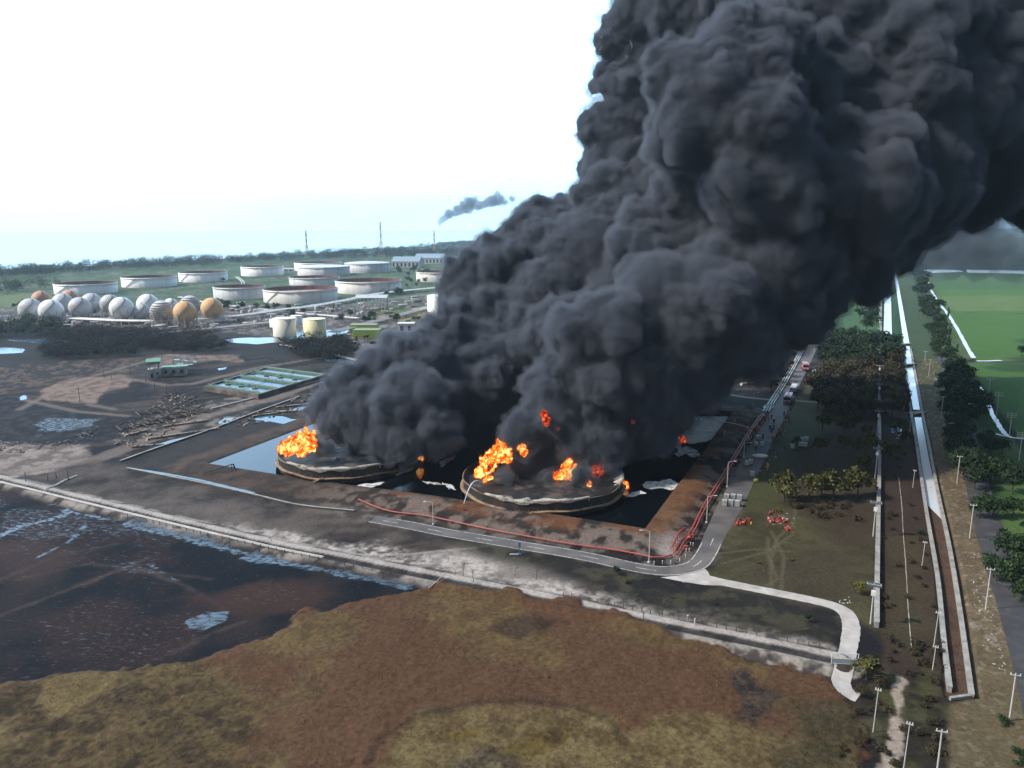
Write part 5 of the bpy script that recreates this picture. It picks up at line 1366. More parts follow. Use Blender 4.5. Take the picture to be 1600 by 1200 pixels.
def dead_tree(px, yb, h, seed, label, name='dead_tree'):
    rg = random.Random(seed); p = P(px, yb); t = MB()
    def br(a, d, L, r, dep):
        b = a + d * L; t.tube(a, b, r, r * .6, n=5, caps=False)
        if dep:
            for _ in range(rg.choice((2, 3))):
                nd = (d + Vector((rg.uniform(-.8, .8), rg.uniform(-.8, .8), rg.uniform(-.1, .5)))).normalized(); br(a + d * L * rg.uniform(.5, 1), nd, L * rg.uniform(.5, .8), r * .6, dep - 1)
    br(Vector((0, 0, 0)), Vector((rg.uniform(-.1, .1), 0, 1)).normalized(), h * .42, h * .022, 4)
    o = t.build(name, pole_d, None, loc=(p.x, p.y, max(0, hz(p.x, p.y)))); tag(o, label, 'dead tree', 'bare burnt trees and shrubs'); return o
for k, (x, y, h, lb) in enumerate(((724,905,5,'tallest bare shrub on the ash by the dyke'), (740,915,5.5,'bare spreading shrub just right of the tallest'), (712,903,3,'small bare shrub left of the tallest'), (805,900,4,'thin bare sapling by the dark grass'), (838,905,4.5,'bare sapling right of the thin one'), (1034,970,6,'bare burnt sapling near the white fence post'),
        (460,767,4,'charred shrub on the near bank of the blue water'), (150,829,2.5,'charred bush on the left wetland edge'), (315,832,2.5,'charred bush on the dyke midway'), (425,852,2.5,'charred bush by the dyke where the ash brightens'), (1005,972,5,'burnt thorny shrub hanging over the dyke fence'), (700,880,2.5,'tiny bare shrub in the white ash'), (1142,905,4,'thin pale sapling on the grass above the path'), (1152,902,4,'second pale sapling on the grass above the path'))):
    dead_tree(x, y, h, 30 + k, lb)

# ------------------------------------------------------------------ gate, fence, notices, small site things
t = at_px('gate', 1319, 1045, 'white metal gate frame with a bluish lower panel across the pale path', 'gate', -.12)
for x in (-2.9, 2.9): MB().box((x, 0, 1.4), (.14, .14, 2.8)).build('post', box_m, t)
MB().box((0, 0, 2.75), (5.7, .1, .1)).box((0, 0, 1.4), (5.7, .1, .08)).box((0, 0, .15), (5.7, .1, .08)).box((-.9, 0, 2.08), (.08, .08, 1.28)).box((.9, 0, 2.08), (.08, .08, 1.28)).build('frame', box_m, t)
MB().box((0, .02, .78), (5.66, .05, 1.16)).build('panel', mat('blue_grey_sheet', (.30, .36, .38), .5), t)
def fence(px, step, h, label, m, pm):
    l = pline(px, step); c = l[0]; t = empty('fence', (c.x, c.y, 0)); tag(t, label, 'fence')
    n = 0
    for i, p in enumerate(l):
        z = max(0, hz(p.x, p.y)); MB().box((p.x - c.x, p.y - c.y, z + h / 2), (.16, .16, h)).build('post', pm, t); n += 1
        if n > 95: break
    mb = MB()
    for a, b in zip(l[:-1], l[1:]):
        za, zb = max(0, hz(a.x, a.y)), max(0, hz(b.x, b.y))
        for f in (.35, .65, .93): mb.tube((a.x - c.x, a.y - c.y, za + h * f), (b.x - c.x, b.y - c.y, zb + h * f), .03, n=3, caps=False)
    mb.build('wire', m, t)
fence([(880,938),(950,952),(1050,972),(1150,993),(1290,1022)], 2.4, 1.5, 'rusty post and wire fence on the near end of the dyke', dark_s, mat('rusty_post', (.16, .09, .06), .9))
fence([(200,812),(330,843),(480,876),(620,905)], 3.2, 1.1, 'charred post and wire fence along the far stretch of the dyke', dark_s, dark_s)
for x, y, lb in ((1074,975,'white concrete marker post on the dyke beside the bare sapling'), (1085,982,'dark short post beside the white marker post')):
    t = at_px('marker_post', x, y, lb, 'post'); MB().box((0, 0, .8), (.22, .22, 1.6)).build('post_shaft', box_m if 'white' in lb else dark_s, t); MB().box((0, 0, 1.63), (.3, .3, .1)).build('cap', box_m if 'white' in lb else dark_s, t)
t = at_px('notice_board', 811, 866, 'blue roadside notice board standing before the asphalt road', 'sign')
blu = mat('blue_paint', (.05, .20, .32), .5)
MB().box((0, 0, 1.9), (.25, .25, 3.8)).box((0, 0, .1), (1.2, .8, .2)).build('post', blu, t); MB().box((.15, -.1, 3.2), (.7, .14, 1.6)).build('panel', blu, t); MB().box((-1.6, -.3, .12), (2.6, .5, .24)).build('footing', mat('grey_block', (.45, .45, .44), .8), t)
t = at_px('fallen_pole', 670, 925, 'pale fallen pole leaning across the burnt wetland edge by the dyke', 'pole'); a = P(697, 908) - P(670, 925)
MB().tube((0, 0, .3), (a.x, a.y, 1.6), .16, .12, n=7).build('shaft', pale, t); MB().box((a.x, a.y, 1.6), (.8, .15, .15)).build('crossarm', pale, t)
# black burnt pipe stand on the bank of the blue water
t = at_px('burnt_pipe_stand', 342, 742, 'black burnt pipe leaning over the blue water from the bank', 'pipe', z=.5)
MB().tube((-6, -1, .4), (5, 3, 3.2), .22, n=6).tube((5, 3, 3.2), (5.8, 2.6, 1), .2, n=6).build('pipe', dark_s, t); MB().tube((4.4, 3, 0), (4.4, 3, 3.2), .16, n=5).tube((5.8, 3.6, 0), (5.2, 3.2, 3.2), .16, n=5).tube((4.4, 3, 1.6), (5.6, 3.4, 1.6), .12, n=5).build('trestle', dark_s, t)

# bollards and red valves at the corner
for k, (x, y) in enumerate(((1022,882),(1035,881),(1048,881),(1062,878),(1071,871),(1077,862),(1083,853),(1087,845),(1072,862),(1079,852))):
    t = at_px('bollard', x, y, 'white-topped bollard guarding the red pipes at the basin corner', 'bollard', group='white bollards at the basin corner', z=0)
    MB().tube((0, 0, 0), (0, 0, .9), .12, n=8).build('shaft', pole_m, t); MB().sphere((0, 0, .95), .17, 8, 6).build('cap', box_m, t)
t = at_px('valve_cluster', 1077, 846, 'red valve cluster on the fire main at the basin corner', 'valve'); 
MB().tube((-1.4, 0, .8), (1.4, .4, .8), .35).sphere((0, .2, .9), .75, 10, 8).tube((0, .2, .9), (0, .2, 2.0), .14).lathe((0, .2, 2.0), [(.5, 0), (.5, .12), (.4, .12)], 12).build('valve', pipe_r, t); MB().tube((1.3, .4, 0), (1.3, .4, 1.9), .3).build('riser', pipe_r, t)
t = at_px('hose_cabinet', 1071, 860, 'red hose cabinet beside the valve cluster', 'cabinet'); MB().box((0, 0, .8), (1.2, .8, 1.3)).build('body', pipe_r, t); MB().box((0, -.42, .8), (1.0, .05, 1.1)).build('door', pipe_r, t); MB().box((0, 0, 1.48), (1.35, .95, .08)).build('lid', pipe_r, t)
# liquid containers in cages
ibc_w = mat('milky_plastic', (.55, .56, .54), .5, var=.1, dirt=(.3, .3, .28)); ibc_f = mat('cage_steel', (.22, .22, .22), .5, .5)
def container(px, py, z, rz, label, s=1.7, group='caged liquid containers'):
    p = P(px, py); t = empty('liquid_container', (p.x, p.y, z), rz); tag(t, label, 'container', group)
    MB().box((0, 0, .15), (s, s * .9, .26)).build('pallet', ibc_f, t)
    MB().box((0, 0, .3 + s * .45), (s * .9, s * .8, s * .88)).lathe((0, 0, .3 + s * .9), [(.25, 0), (.25, .12), (.01, .12)], 10).build('tank', ibc_w, t)
    mb = MB(); hh = s * .95
    for f in (0, .33, .66, 1):
        z_ = .3 + hh * f
        for y_ in (-s * .43, s * .43): mb.box((0, y_, z_), (s * .96, .06, .06))
        for x_ in (-s * .48, s * .48): mb.box((x_, 0, z_), (.06, s * .86, .06))
    for f in (-1, -.5, 0, .5, 1):
        for y_ in (-s * .43, s * .43): mb.box((f * s * .47, y_, .3 + hh / 2), (.05, .05, hh))
        for x_ in (-s * .48, s * .48): mb.box((x_, f * s * .42, .3 + hh / 2), (.05, .05, hh))
    mb.build('cage', ibc_f, t)
    return t
for cx, nm in ((1132, 'left'), (1142, 'middle'), (1152, 'right')):
    for j, (dx, dy, w) in enumerate(((0, 0, 'near'), (3.5, -9, 'far'))):
        container(cx + dx - .5, 790 + dy - (0 if nm != 'right' else -1), .06, -.42, 'caged container at the %s end of the %s row of the three on the road' % (w, nm), 2.0)
for x, y, lb in ((1175,744,'single caged container standing on the road above the three rows'), (1238,701,'lone white container on the grass beside the crowd'), (1251,697,'grey container at the near left of the group under the leafy tree'), (1258,698,'grey container at the near right of the group under the leafy tree'), (1253,690,'grey container at the far left of the group under the leafy tree'), (1260,689,'grey container at the far right of the group under the leafy tree'),
                 (1167,727,'grey container left in the roadside pile'), (1173,725,'grey container right in the roadside pile'), (1181,697,'white container amid the firefighters nearest the pipes'), (1191,697,'white container amid the firefighters nearest the grass'), (1185,687,'white container standing deepest in the crowd')):
    container(x, y, .06 if x < 1230 else 0, -.42 + (x % 3) * .1, lb, 1.8)
# red and yellow fuel cans strewn on the grass
can_r, can_y, can_w = mat('red_plastic', (.38, .045, .04), .5), mat('yellow_plastic', (.70, .42, .05), .5), mat('white_plastic', (.7, .68, .66), .5)
def jerrycan(px, py, m, rz, label, fallen):
    p = P(px, py); t = empty('jerrycan', (p.x, p.y, .05), rz); tag(t, label, 'jerrycan', 'cans strewn on the grass')
    mb = MB(); mb.box((0, 0, .36), (.7, .42, .7)); mb.tube((-.2, 0, .7), (.15, 0, .84), .06, n=5); mb.tube((.15, 0, .84), (.3, 0, .7), .06, n=5); mb.build('body', m, t)
    MB().tube((.28, 0, .7), (.30, 0, .86), .09, n=8).build('cap', can_w if m is not can_w else can_y, t)
    if fallen: t.rotation_euler = (0, math.pi / 2, rz); t.location.z = .45
rg = random.Random(12)
for k in range(24):
    m = can_y if k % 8 == 0 else can_r
    jerrycan(1150 + rg.uniform(0, 24), 813 + rg.uniform(0, 9) , m, rg.uniform(0, 3), ('yellow' if m is can_y else 'red') + ' can in the small heap nearest the asphalt road', k % 2)
for k in range(28):
    m = can_w if k % 9 == 0 else can_r
    jerrycan(1200 + rg.uniform(0, 28), 809 + rg.uniform(0, 9), m, rg.uniform(0, 3), ('white' if m is can_w else 'red') + ' can in the wide heap in the middle of the grass', k % 2)
for k in range(9): jerrycan(1228 + rg.uniform(0, 10), 825 + rg.uniform(0, 6), can_r, rg.uniform(0, 3), 'red can in the small heap nearest the wall', k % 2)
for k in range(4): jerrycan(1201 + rg.uniform(0, 6), 802 + rg.uniform(0, 3), can_r, rg.uniform(0, 3), 'red can apart from the wide heap, on its far side', k % 2)
t = at_px('portable_pump', 1181, 753, 'lime yellow portable pump on the verge above the red cans', 'pump', .3)
MB().box((0, 0, .7), (1.3, 1.0, .9)).build('housing', mat('lime_yellow', (.45, .55, .05), .5), t); MB().tube((-.7, 0, .3), (.7, 0, .3), .28).build('wheels', dark_s, t); MB().tube((.6, 0, 1), (1.5, 0, 1.3), .07).build('handle', dark_s, t)

# ------------------------------------------------------------------ vehicles
tyre = mat('tyre_rubber', (.02, .02, .02), .9); glass = mat('window_glass', (.02, .025, .03), .1, spec=.6); chrome = mat('lamp_glass', (.7, .7, .66), .2)
VS = 1.6     # everything in this place is drawn at the drone picture's own scale
def wheels(t, xs, w, r):
    for x in xs:
        for y in (-w, w): MB().tube((x, y - .16, r), (x, y + .16, r), r, n=12).build('wheel', tyre, t)
def fire_engine(px, py, rz, label):
    p = P(px, py); t = empty('fire_engine', (p.x, p.y, .06), rz); t.scale = (VS,) * 3; tag(t, label, 'fire engine', 'fire engines on the road')
    red = mat('fire_red', (.42, .05, .04), .35, var=.06); wh = mat('white_stripe', (.75, .74, .72), .5)
    MB().box((3.0, 0, 1.75), (1.9, 2.4, 2.1)).build('cab', red, t)
    MB().box((-1.0, 0, 1.85), (5.8, 2.45, 2.2)).box((-1, 0, .7), (7.6, 1.8, .25)).build('body', red, t)
    MB().box((3.97, 0, 2.2), (.05, 2.1, .8)).box((3.1, 1.21, 2.2), (1.2, .04, .7)).box((3.1, -1.21, 2.2), (1.2, .04, .7)).build('windscreen', glass, t)
    for y in (-.8, .8): MB().box((3.98, y, 1.05), (.06, .4, .25)).build('headlight', chrome, t)
    MB().box((-1, 1.24, 1.5), (5.6, .03, .3)).box((-1, -1.24, 1.5), (5.6, .03, .3)).box((3.97, 0, 1.5), (.04, 2.2, .25)).build('stripe', wh, t)
    MB().box((-1, .5, 3.1), (5, .12, .15)).box((-1, -.5, 3.1), (5, .12, .15)).box((-2.5, 0, 3.1), (.1, 1, .1)).box((-1, 0, 3.1), (.1, 1, .1)).box((.5, 0, 3.1), (.1, 1, .1)).build('ladder', chrome, t)
    MB().box((3.1, 0, 2.92), (.4, 1.6, .22)).build('beacon_bar', mat('blue_beacon', (.05, .1, .5), .3), t)
    wheels(t, (2.8, -1.2, -2.6), 1.1, .52); return t
road_dir = math.atan2(-.9, -.42)
fire_engine(1231, 629, road_dir, 'red fire engine facing down the road at the crowd'); fire_engine(1258, 578, road_dir + .15, 'red fire engine farther up the road by the dark wood')
def car(px, py, rz, col, label, tall=False):
    p = P(px, py); t = empty('parked_car', (p.x, p.y, .06), rz); t.scale = (VS,) * 3; tag(t, label, 'car', 'vehicles parked along the far road')
    m = mat('car_paint_%s' % '_'.join(str(int(c * 100)) for c in col), col, .35, var=.03)
    b = MB(); prof = [(-2.2, .35), (-2.25, .9), (-1.9, 1.0), (2.0, .95), (2.25, .75), (2.2, .35)]
    def ext(pr, w, w2=None):
        w2 = w2 or w; n = len(pr); i0 = len(b.v)
        for x, z in pr: b.v.append((x, -(w2 if z > 1.2 else w), z))
        for x, z in pr: b.v.append((x, (w2 if z > 1.2 else w), z))
        b.f.append(tuple(range(i0, i0 + n))); b.f.append(tuple(reversed(range(i0 + n, i0 + 2 * n)))); b.mi += [b.cur] * 2
        for k in range(n): j = (k + 1) % n; b.f.append((i0 + k, i0 + n + k, i0 + n + j, i0 + j)); b.mi.append(b.cur)
    top = 1.75 if tall else 1.45
    ext(prof, .88); ext([(-1.7 if not tall else -2.1, 1.0), (-1.2 if not tall else -2.0, top), (.6, top), (1.2, .97)], .85, .70); b.build('body', m, t)
    MB().box((1.02, 0, 1.22), (.05, 1.45, .36), 0, Matrix.Rotation(-.85, 3, 'Y')).box((-.4, .80, 1.24), (1.7, .04, .28)).box((-.4, -.80, 1.24), (1.7, .04, .28)).build('window', glass, t)
    for y in (-.6, .6): MB().box((2.24, y, .72), (.06, .3, .16)).build('headlight', chrome, t)
    wheels(t, (1.4, -1.4), .8, .33); return t
for a in ((1278,582,.3,(.5,.5,.5),'silver car left of the red car under the dark wood'), (1298,580,2.8,(.6,.04,.04),'bright red car under the dark wood'), (1299,577,2.6,(.5,.04,.05),'second red car just behind the bright red one'),
          (1284,536,-2,(.7,.72,.74),'white car nearest the foot of the far road'), (1285,528,-2,(.5,.55,.6),'pale car just above the white one on the far road'), (1299,516,.1,(.03,.03,.04),'black car parked across the lawn by the far road'), (1291,514,.1,(.05,.05,.06),'dark car beside the black one'), (1289,507,-2,(.5,.06,.05),'dark red car on the far road'),
          (1295,505,-2,(.7,.7,.7),'white van on the far road beside the dark red car',True), (1293,498,-2,(.6,.6,.62),'silver van higher on the far road',True), (1297,502,0,(.08,.09,.1),'dark car on the edge of the far lawn'), (1308,493,0,(.03,.03,.03),'black car alone on the far lawn'), (1301,489,-2,(.6,.6,.6),'white car highest on the far road'), (1356,534,.1,(.65,.63,.6),'pale van among trees beyond the wood',True)): car(*a)
t = empty('tanker_trailer', P(1240, 612, .06), road_dir); t.scale = (VS,) * 3; tag(t, 'long grey flatbed trailer parked behind the fire engine', 'trailer')
MB().box((0, 0, 1.1), (9, 2.3, .3)).build('bed', steel, t); 
for i in range(5): MB().box((-3.8 + i * 1.9, 0, 1.8), (1.5, 2.1, 1.1)).build('load_crate', pipe_w if i % 2 else pipe_g, t)
wheels(t, (-3.2, -2.2, 2.8), 1.0, .5)
t = at_px('inflatable_tank', 1202, 637, 'white crumpled tent sheet beside the road above the crowd', 'tent'); 
mb = MB(); mb.quad((-3, -2, 0), (3, -2, 0), (2, 0, 2.2), (-2, .2, 1.8)); mb.quad((3, -2, 0), (3.2, 2, 0), (2, 0, 2.2)); mb.quad((-3, -2, 0), (-2, .2, 1.8), (-3, 2.2, 0)); mb.quad((-3, 2.2, 0), (-2, .2, 1.8), (2, 0, 2.2), (3.2, 2, 0)); mb.build('canopy', box_m, t)
mb = MB(); [mb.tube((x, y, 0), (x * .6, 0, 1.9), .07, n=5) for x in (-3, 3) for y in (-2, 2)]; mb.build('frame', steel, t)
t = at_px('portable_pool', 1187, 713, 'collapsed white and red water bladder on the road below the crowd', 'water bladder')
MB().sphere((0, 0, .35), 3.4, 18, 8, (1, .55, .16)).build('bladder', box_m, t, True); MB().lathe((0, 0, .1), [(3.6, 0), (3.6, .3), (3.2, .35)], 18).build('rim', pipe_r, t)
# ------------------------------------------------------------------ firefighters
skin = mat('skin', (.28, .16, .10), .7)
def person_proto(suit, trous, helmet, pose):
    key = 'cloth_%d' % (int(suit[0] * 100) * 10000 + int(suit[1] * 100) * 100 + int(trous[0] * 100)); m = mat(key, suit, .85); m2 = mat(key + 't', trous, .85); hm = mat('helmet_%d' % int(sum(helmet) * 100), helmet, .4)
    bm_ = bmesh.new()
    lean = .25 if pose else 0; arm = (.55, .35, 1.05) if pose else (.32, .02, .82)
    V_ = {'pel': (0, 0, .95, .17), 'ab': (0, lean * .3, 1.15, .16), 'ch': (0, lean * .6, 1.38, .20), 'nk': (0, lean * .8, 1.54, .075), 'hd': (0, lean * .95, 1.68, .115),
          'hl': (.1, 0, .90, .11), 'kl': (.12, .10 if pose else .02, .50, .075), 'fl': (.12, -.05 if pose else 0, .08, .055), 'tl': (.12, .12, .04, .05),
          'hr': (-.1, 0, .90, .11), 'kr': (-.12, -.02, .50, .075), 'fr': (-.13, -.16 if pose else 0, .08, .055), 'tr': (-.13, .02, .04, .05),
          'sl': (.21, lean * .6, 1.42, .075), 'el': (.30, lean + .05, 1.16, .055), 'wl': (.2 if pose else .32, lean + arm[1], arm[2], .04), 'sr': (-.21, lean * .6, 1.42, .075), 'er': (-.30, lean + .05, 1.16, .055), 'wr': (-.12 if pose else -.32, lean + arm[1], arm[2], .04)}
    E_ = [('pel', 'ab'), ('ab', 'ch'), ('ch', 'nk'), ('nk', 'hd'), ('pel', 'hl'), ('hl', 'kl'), ('kl', 'fl'), ('fl', 'tl'), ('pel', 'hr'), ('hr', 'kr'), ('kr', 'fr'), ('fr', 'tr'), ('ch', 'sl'), ('sl', 'el'), ('el', 'wl'), ('ch', 'sr'), ('sr', 'er'), ('er', 'wr')]
    me = bpy.data.meshes.new('person'); ks = list(V_); me.from_pydata([V_[k][:3] for k in ks], [(ks.index(a), ks.index(b)) for a, b in E_], [])
    o = bpy.data.objects.new('person', me); COL.objects.link(o)
    me.skin_vertices or o.modifiers.new('s', 'SKIN')
    if not o.modifiers: o.modifiers.new('s', 'SKIN')
    sv = me.skin_vertices[0].data
    for i, k in enumerate(ks): sv[i].radius = (V_[k][3],) * 2
    sv[0].use_root = True
    dg = bpy.context.evaluated_depsgraph_get(); ev = bpy.data.meshes.new_from_object(o.evaluated_get(dg)); o.modifiers.clear(); o.data = ev
    ev.materials.clear(); [ev.materials.append(x) for x in (m, m2, skin)]
    for p in ev.polygons:
        z = p.center.z; p.material_index = 1 if z < .95 and abs(p.center.x) < .25 else (2 if z > 1.5 else 0)
        p.use_smooth = True
    h = MB().lathe((0, lean * .95, 1.70), [(.17, 0), (.14, .03), (.125, .10), (.07, .16), (.01, .175)], 12).build('helmet', hm, o)
    o.scale = (VS,) * 3
    return o
specs = [((.55,.10,.05),(.45,.08,.04),(.7,.1,.05),1), ((.60,.25,.05),(.5,.2,.05),(.7,.6,.1),0), ((.03,.04,.07),(.03,.03,.04),(.7,.7,.7),0), ((.5,.05,.05),(.03,.03,.05),(.6,.05,.05),0), ((.08,.1,.2),(.05,.05,.08),(.7,.6,.1),1)]
protos = [person_proto(*s) for s in specs]
nm = ['red suit leaning forward', 'orange suit and yellow helmet', 'dark overalls and white helmet', 'red jacket and dark trousers', 'blue overalls leaning forward']
spots = [(1198,655,0),(1201,658,3),(1196,660,0),(1205,655,2),(1200,650,3),(1186,675,1),(1183,677,0),(1216,676,1),(1219,680,0),(1213,684,3),(1203,672,2),(1206,675,2),(1209,671,4),(1181,703,3),(1169,692,1),(1171,695,4),(1173,692,2),(1164,668,3),(1165,672,3),(1228,655,3),(1232,657,0),(1225,650,3),(1152,668,2),(1147,671,1),(1131,690,1),(1127,687,3),(1148,728,3),(1151,726,0),(1199,735,1),(1192,686,2),(1176,686,3),(1207,690,0),(1190,660,3),(1188,664,0),(1235,642,3),(1209,662,2)]
for i, (x, y, k) in enumerate(spots):
    p = P(x, y); c = copy_tree(protos[k]); c.location = (p.x, p.y, max(0.03, hz(p.x, p.y))); c.rotation_euler = (0, 0, rg.uniform(0, 6.28))
    where = 'between the red pipes and the fire engine' if 1150 < x < 1225 else ('on the basin bank by the foam' if x <= 1150 else 'on the grass side of the road')
    tag(c, 'firefighter in %s %s' % (nm[k], where), 'person', 'firefighters and helpers')
for o in protos:
    for ch in list(o.children): bpy.data.objects.remove(ch)
    bpy.data.objects.remove(o)
# ------------------------------------------------------------------ trees
def leaf_mat(name, c0, c1, c2):
    m, t = new_mat(name); o_ = t.nodes.new('ShaderNodeOutputMaterial'); b = t.nodes.new('ShaderNodeBsdfPrincipled'); t.links.new(b.outputs[0], o_.inputs[0])
    b.inputs['Roughness'].default_value = .75; b.inputs['Specular IOR Level'].default_value = .2
    g = t.nodes.new('ShaderNodeNewGeometry'); n = t.nodes.new('ShaderNodeTexNoise'); n.inputs['Scale'].default_value = .35; n.inputs['Detail'].default_value = 3
    t.links.new(g.outputs['Position'], n.inputs['Vector'])
    a = t.nodes.new('ShaderNodeMath'); a.operation = 'MULTIPLY_ADD'; a.inputs[1].default_value = .45; t.links.new(g.outputs['Random Per Island'], a.inputs[0])
    s = t.nodes.new('ShaderNodeMath'); s.operation = 'SUBTRACT'; s.inputs[1].default_value = .22; t.links.new(n.outputs[0], s.inputs[0]); t.links.new(s.outputs[0], a.inputs[2])
    r = t.nodes.new('ShaderNodeValToRGB'); t.links.new(a.outputs[0], r.inputs[0]); e = r.color_ramp.elements; e[0].position = .25; e[0].color = (*c0, 1); e[1].position = .75; e[1].color = (*c2, 1); k = e.new(.5); k.color = (*c1, 1)
    t.links.new(r.outputs[0], b.inputs['Base Color']); return m
L_green = leaf_mat('green_leaves', (.014,.030,.012), (.024,.048,.016), (.044,.075,.024))
L_dark = leaf_mat('dark_leaves', (.012,.026,.014), (.020,.040,.018), (.036,.058,.024))
L_olive = leaf_mat('olive_leaves', (.022,.026,.010), (.050,.054,.018), (.14,.125,.035))
L_brown = leaf_mat('scorched_leaves', (.026,.022,.014), (.048,.038,.020), (.085,.065,.030))
L_burnt = leaf_mat('burnt_leaves', (.012,.012,.012), (.022,.020,.018), (.040,.034,.026))
L_gold = leaf_mat('golden_leaves', (.06,.055,.02), (.13,.11,.03), (.22,.18,.05))
bark = mat('bark', (.07, .055, .04), .95)
def leaves(balls, n, s, seed, flat=.7):
    """quads strewn over the skins of a few overlapping balls (x,y,z,r)"""
    rg = np.random.default_rng(seed); b = np.array(balls, float)
    w = b[:, 3] ** 2; k = rg.choice(len(b), n, p=w / w.sum())
    d = rg.normal(size=(n, 3)); d[:, 2] = np.where(d[:, 2] < -.3, -d[:, 2], d[:, 2]); d /= np.linalg.norm(d, axis=1)[:, None]
    c = b[k, :3] + d * b[k, 3:4] * rg.uniform(.55, 1.08, (n, 1))
    nn = d + rg.normal(size=(n, 3)) * flat; nn /= np.linalg.norm(nn, axis=1)[:, None]
    a = np.cross(nn, rg.normal(size=(n, 3))); a /= np.linalg.norm(a, axis=1)[:, None]; e = np.cross(nn, a)
    sz = s * rg.uniform(.6, 1.4, (n, 1))
    V = np.stack([c - a * sz - e * sz * .6, c + a * sz - e * sz * .6, c + a * sz * .7 + e * sz * .7, c - a * sz * .7 + e * sz * .7], 1).reshape(-1, 3)
    return V, np.arange(4 * n).reshape(n, 4)
def tree_proto(kind, m, seed, n=900, s=.34):
    rg = random.Random(seed); R_ = 5.0; balls = []
    if kind == 'round':
        for _ in range(11): a = rg.uniform(0, 6.28); q_ = rg.uniform(.2, .72) * R_; balls.append((q_ * math.cos(a), q_ * math.sin(a), rg.uniform(3.2, 7.0), rg.uniform(1.5, 2.6)))
        balls.append((0, 0, 5.5, 3.2)); H = 4
    elif kind == 'tall':
        for k in range(9): a = rg.uniform(0, 6.28); balls.append((rg.uniform(0, .9) * math.cos(a), rg.uniform(0, .9) * math.sin(a), 2.5 + k * 1.15, rg.uniform(1.1, 1.7) * (1 - k * .05)))
        H = 6
    else:
        for _ in range(9): a = rg.uniform(0, 6.28); q_ = rg.uniform(.1, .7) * R_; balls.append((q_ * math.cos(a), q_ * math.sin(a), rg.uniform(.8, 2.6), rg.uniform(1.2, 2.2)))
        H = 1.5
    t = empty('tree', (0, 0, -500))
    V, Q = leaves(balls, n, s, seed); o = np_mesh('crown', V, Q, m, False); o.parent = t
    mb = MB().tube((0, 0, -.3), (.2, 0, H), .32, .18, n=7)
    for bx, by, bz, br_ in balls[:6]: mb.tube((.15, 0, H * rg.uniform(.5, .95)), (bx * .8, by * .8, bz), .15, .06, n=5)
    mb.build('trunk', bark, t)
    return t
TP = {k: [tree_proto(sh, m, 100 + i * 7 + j, n_) for j in range(nv)] for i, (k, sh, m, nv, n_) in enumerate((('green', 'round', L_green, 2, 800), ('dark', 'round', L_dark, 3, 800), ('olive', 'round', L_olive, 3, 1100), ('brown', 'round', L_brown, 2, 700), ('tall', 'tall', L_dark, 2, 500), ('gold', 'bush', L_gold, 1, 500), ('goldt', 'round', L_gold, 1, 600), ('bush', 'bush', L_brown, 2, 450), ('gbush', 'bush', L_green, 1, 450)))}
NAMES = {'green': 'green_tree', 'dark': 'dark_tree', 'olive': 'olive_tree', 'brown': 'scorched_tree', 'tall': 'slender_tree', 'gold': 'golden_shrub', 'goldt': 'golden_shrub', 'bush': 'scorched_shrub', 'gbush': 'green_shrub'}
tr = random.Random(21)
def tree(px, yb, r, kind, label, group=None, cat='tree'):
    """yb: foot of the tree, r: crown radius, in photo pixels"""
    p = P(px, yb); s = r * scale_at(p) / 5.0
    c = copy_tree(tr.choice(TP[kind])); c.name = NAMES[kind]
    c.location = (p.x, p.y, max(0, hz(p.x, p.y)) if p.y < 900 else 0); c.scale = (s * tr.uniform(.9, 1.1), s * tr.uniform(.9, 1.1), s * tr.uniform(.85, 1.1)); c.rotation_euler = (0, 0, tr.uniform(0, 6.28))
    tag(c, label, cat, group); return c
# near and single trees first
for a in ((1224,783,26,'olive','leafy olive tree at the left end of the row on the grass'), (1264,780,21,'olive','leafy olive tree second in the row on the grass'), (1283,778,17,'olive','slim olive tree in the gap of the row'), (1301,780,24,'olive','full olive tree third in the row, yellow topped'), (1340,779,25,'olive','full olive tree at the wall end of the row'),
          (1342,928,13,'goldt','golden yellow shrub beside the second nearest boxed pole'), (963,898,8,'dark','small dark tree on the near verge of the asphalt road'), (981,911,6,'gbush','small dark bush below the verge tree'), (1262,972,7,'dark','small dark bush in the burnt grass below the pale path'), (1120,945,4,'bush','tiny black bush below the path'),
          (1354,1062,20,'olive','dense olive tree between gate and wall end'), (1345,1088,11,'brown','scorched shrub behind the gate'), (1374,1072,10,'brown','scorched shrub where the wall ends'), (1285,672,14,'olive','leafy tree on the grass nearest the crowd'), (1318,678,15,'olive','yellow-green tree between grass and wall'), (1279,708,14,'olive','leafy tree beside the grey containers'),
          (1318,705,13,'olive','thin leafy tree left of the third boxed pole'), (1244,698,8,'olive','small leafy shrub beside the grey containers'), (1352,716,19,'olive','spreading leafy tree by the third boxed pole'), (1394,722,18,'olive','leafy tree behind the wall by the third boxed pole'), (1350,737,14,'olive','low leafy tree touching the wall'),
          (1215,799,8,'gold','sparse yellow shrub above the white litter'), (1284,804,6,'gbush','small green shrub right of the wide heap of cans'), (1236,876,5,'gold','small yellow tuft on the grass above the path'), (1185,880,4,'gold','tiny yellow tuft in the tyre tracks'), (1437,835,8,'gbush','small shrub beside the canal wall midway'),
          (1596,556,9,'dark','lone dark tree in the far rice field'), (1495,552,6,'tall','slender poplar beyond the road bend'), (1330,525,7,'dark','round dark tree on the far lawn'), (1317,484,4,'tall','slender tree on the lawn by the far road')): tree(*a)
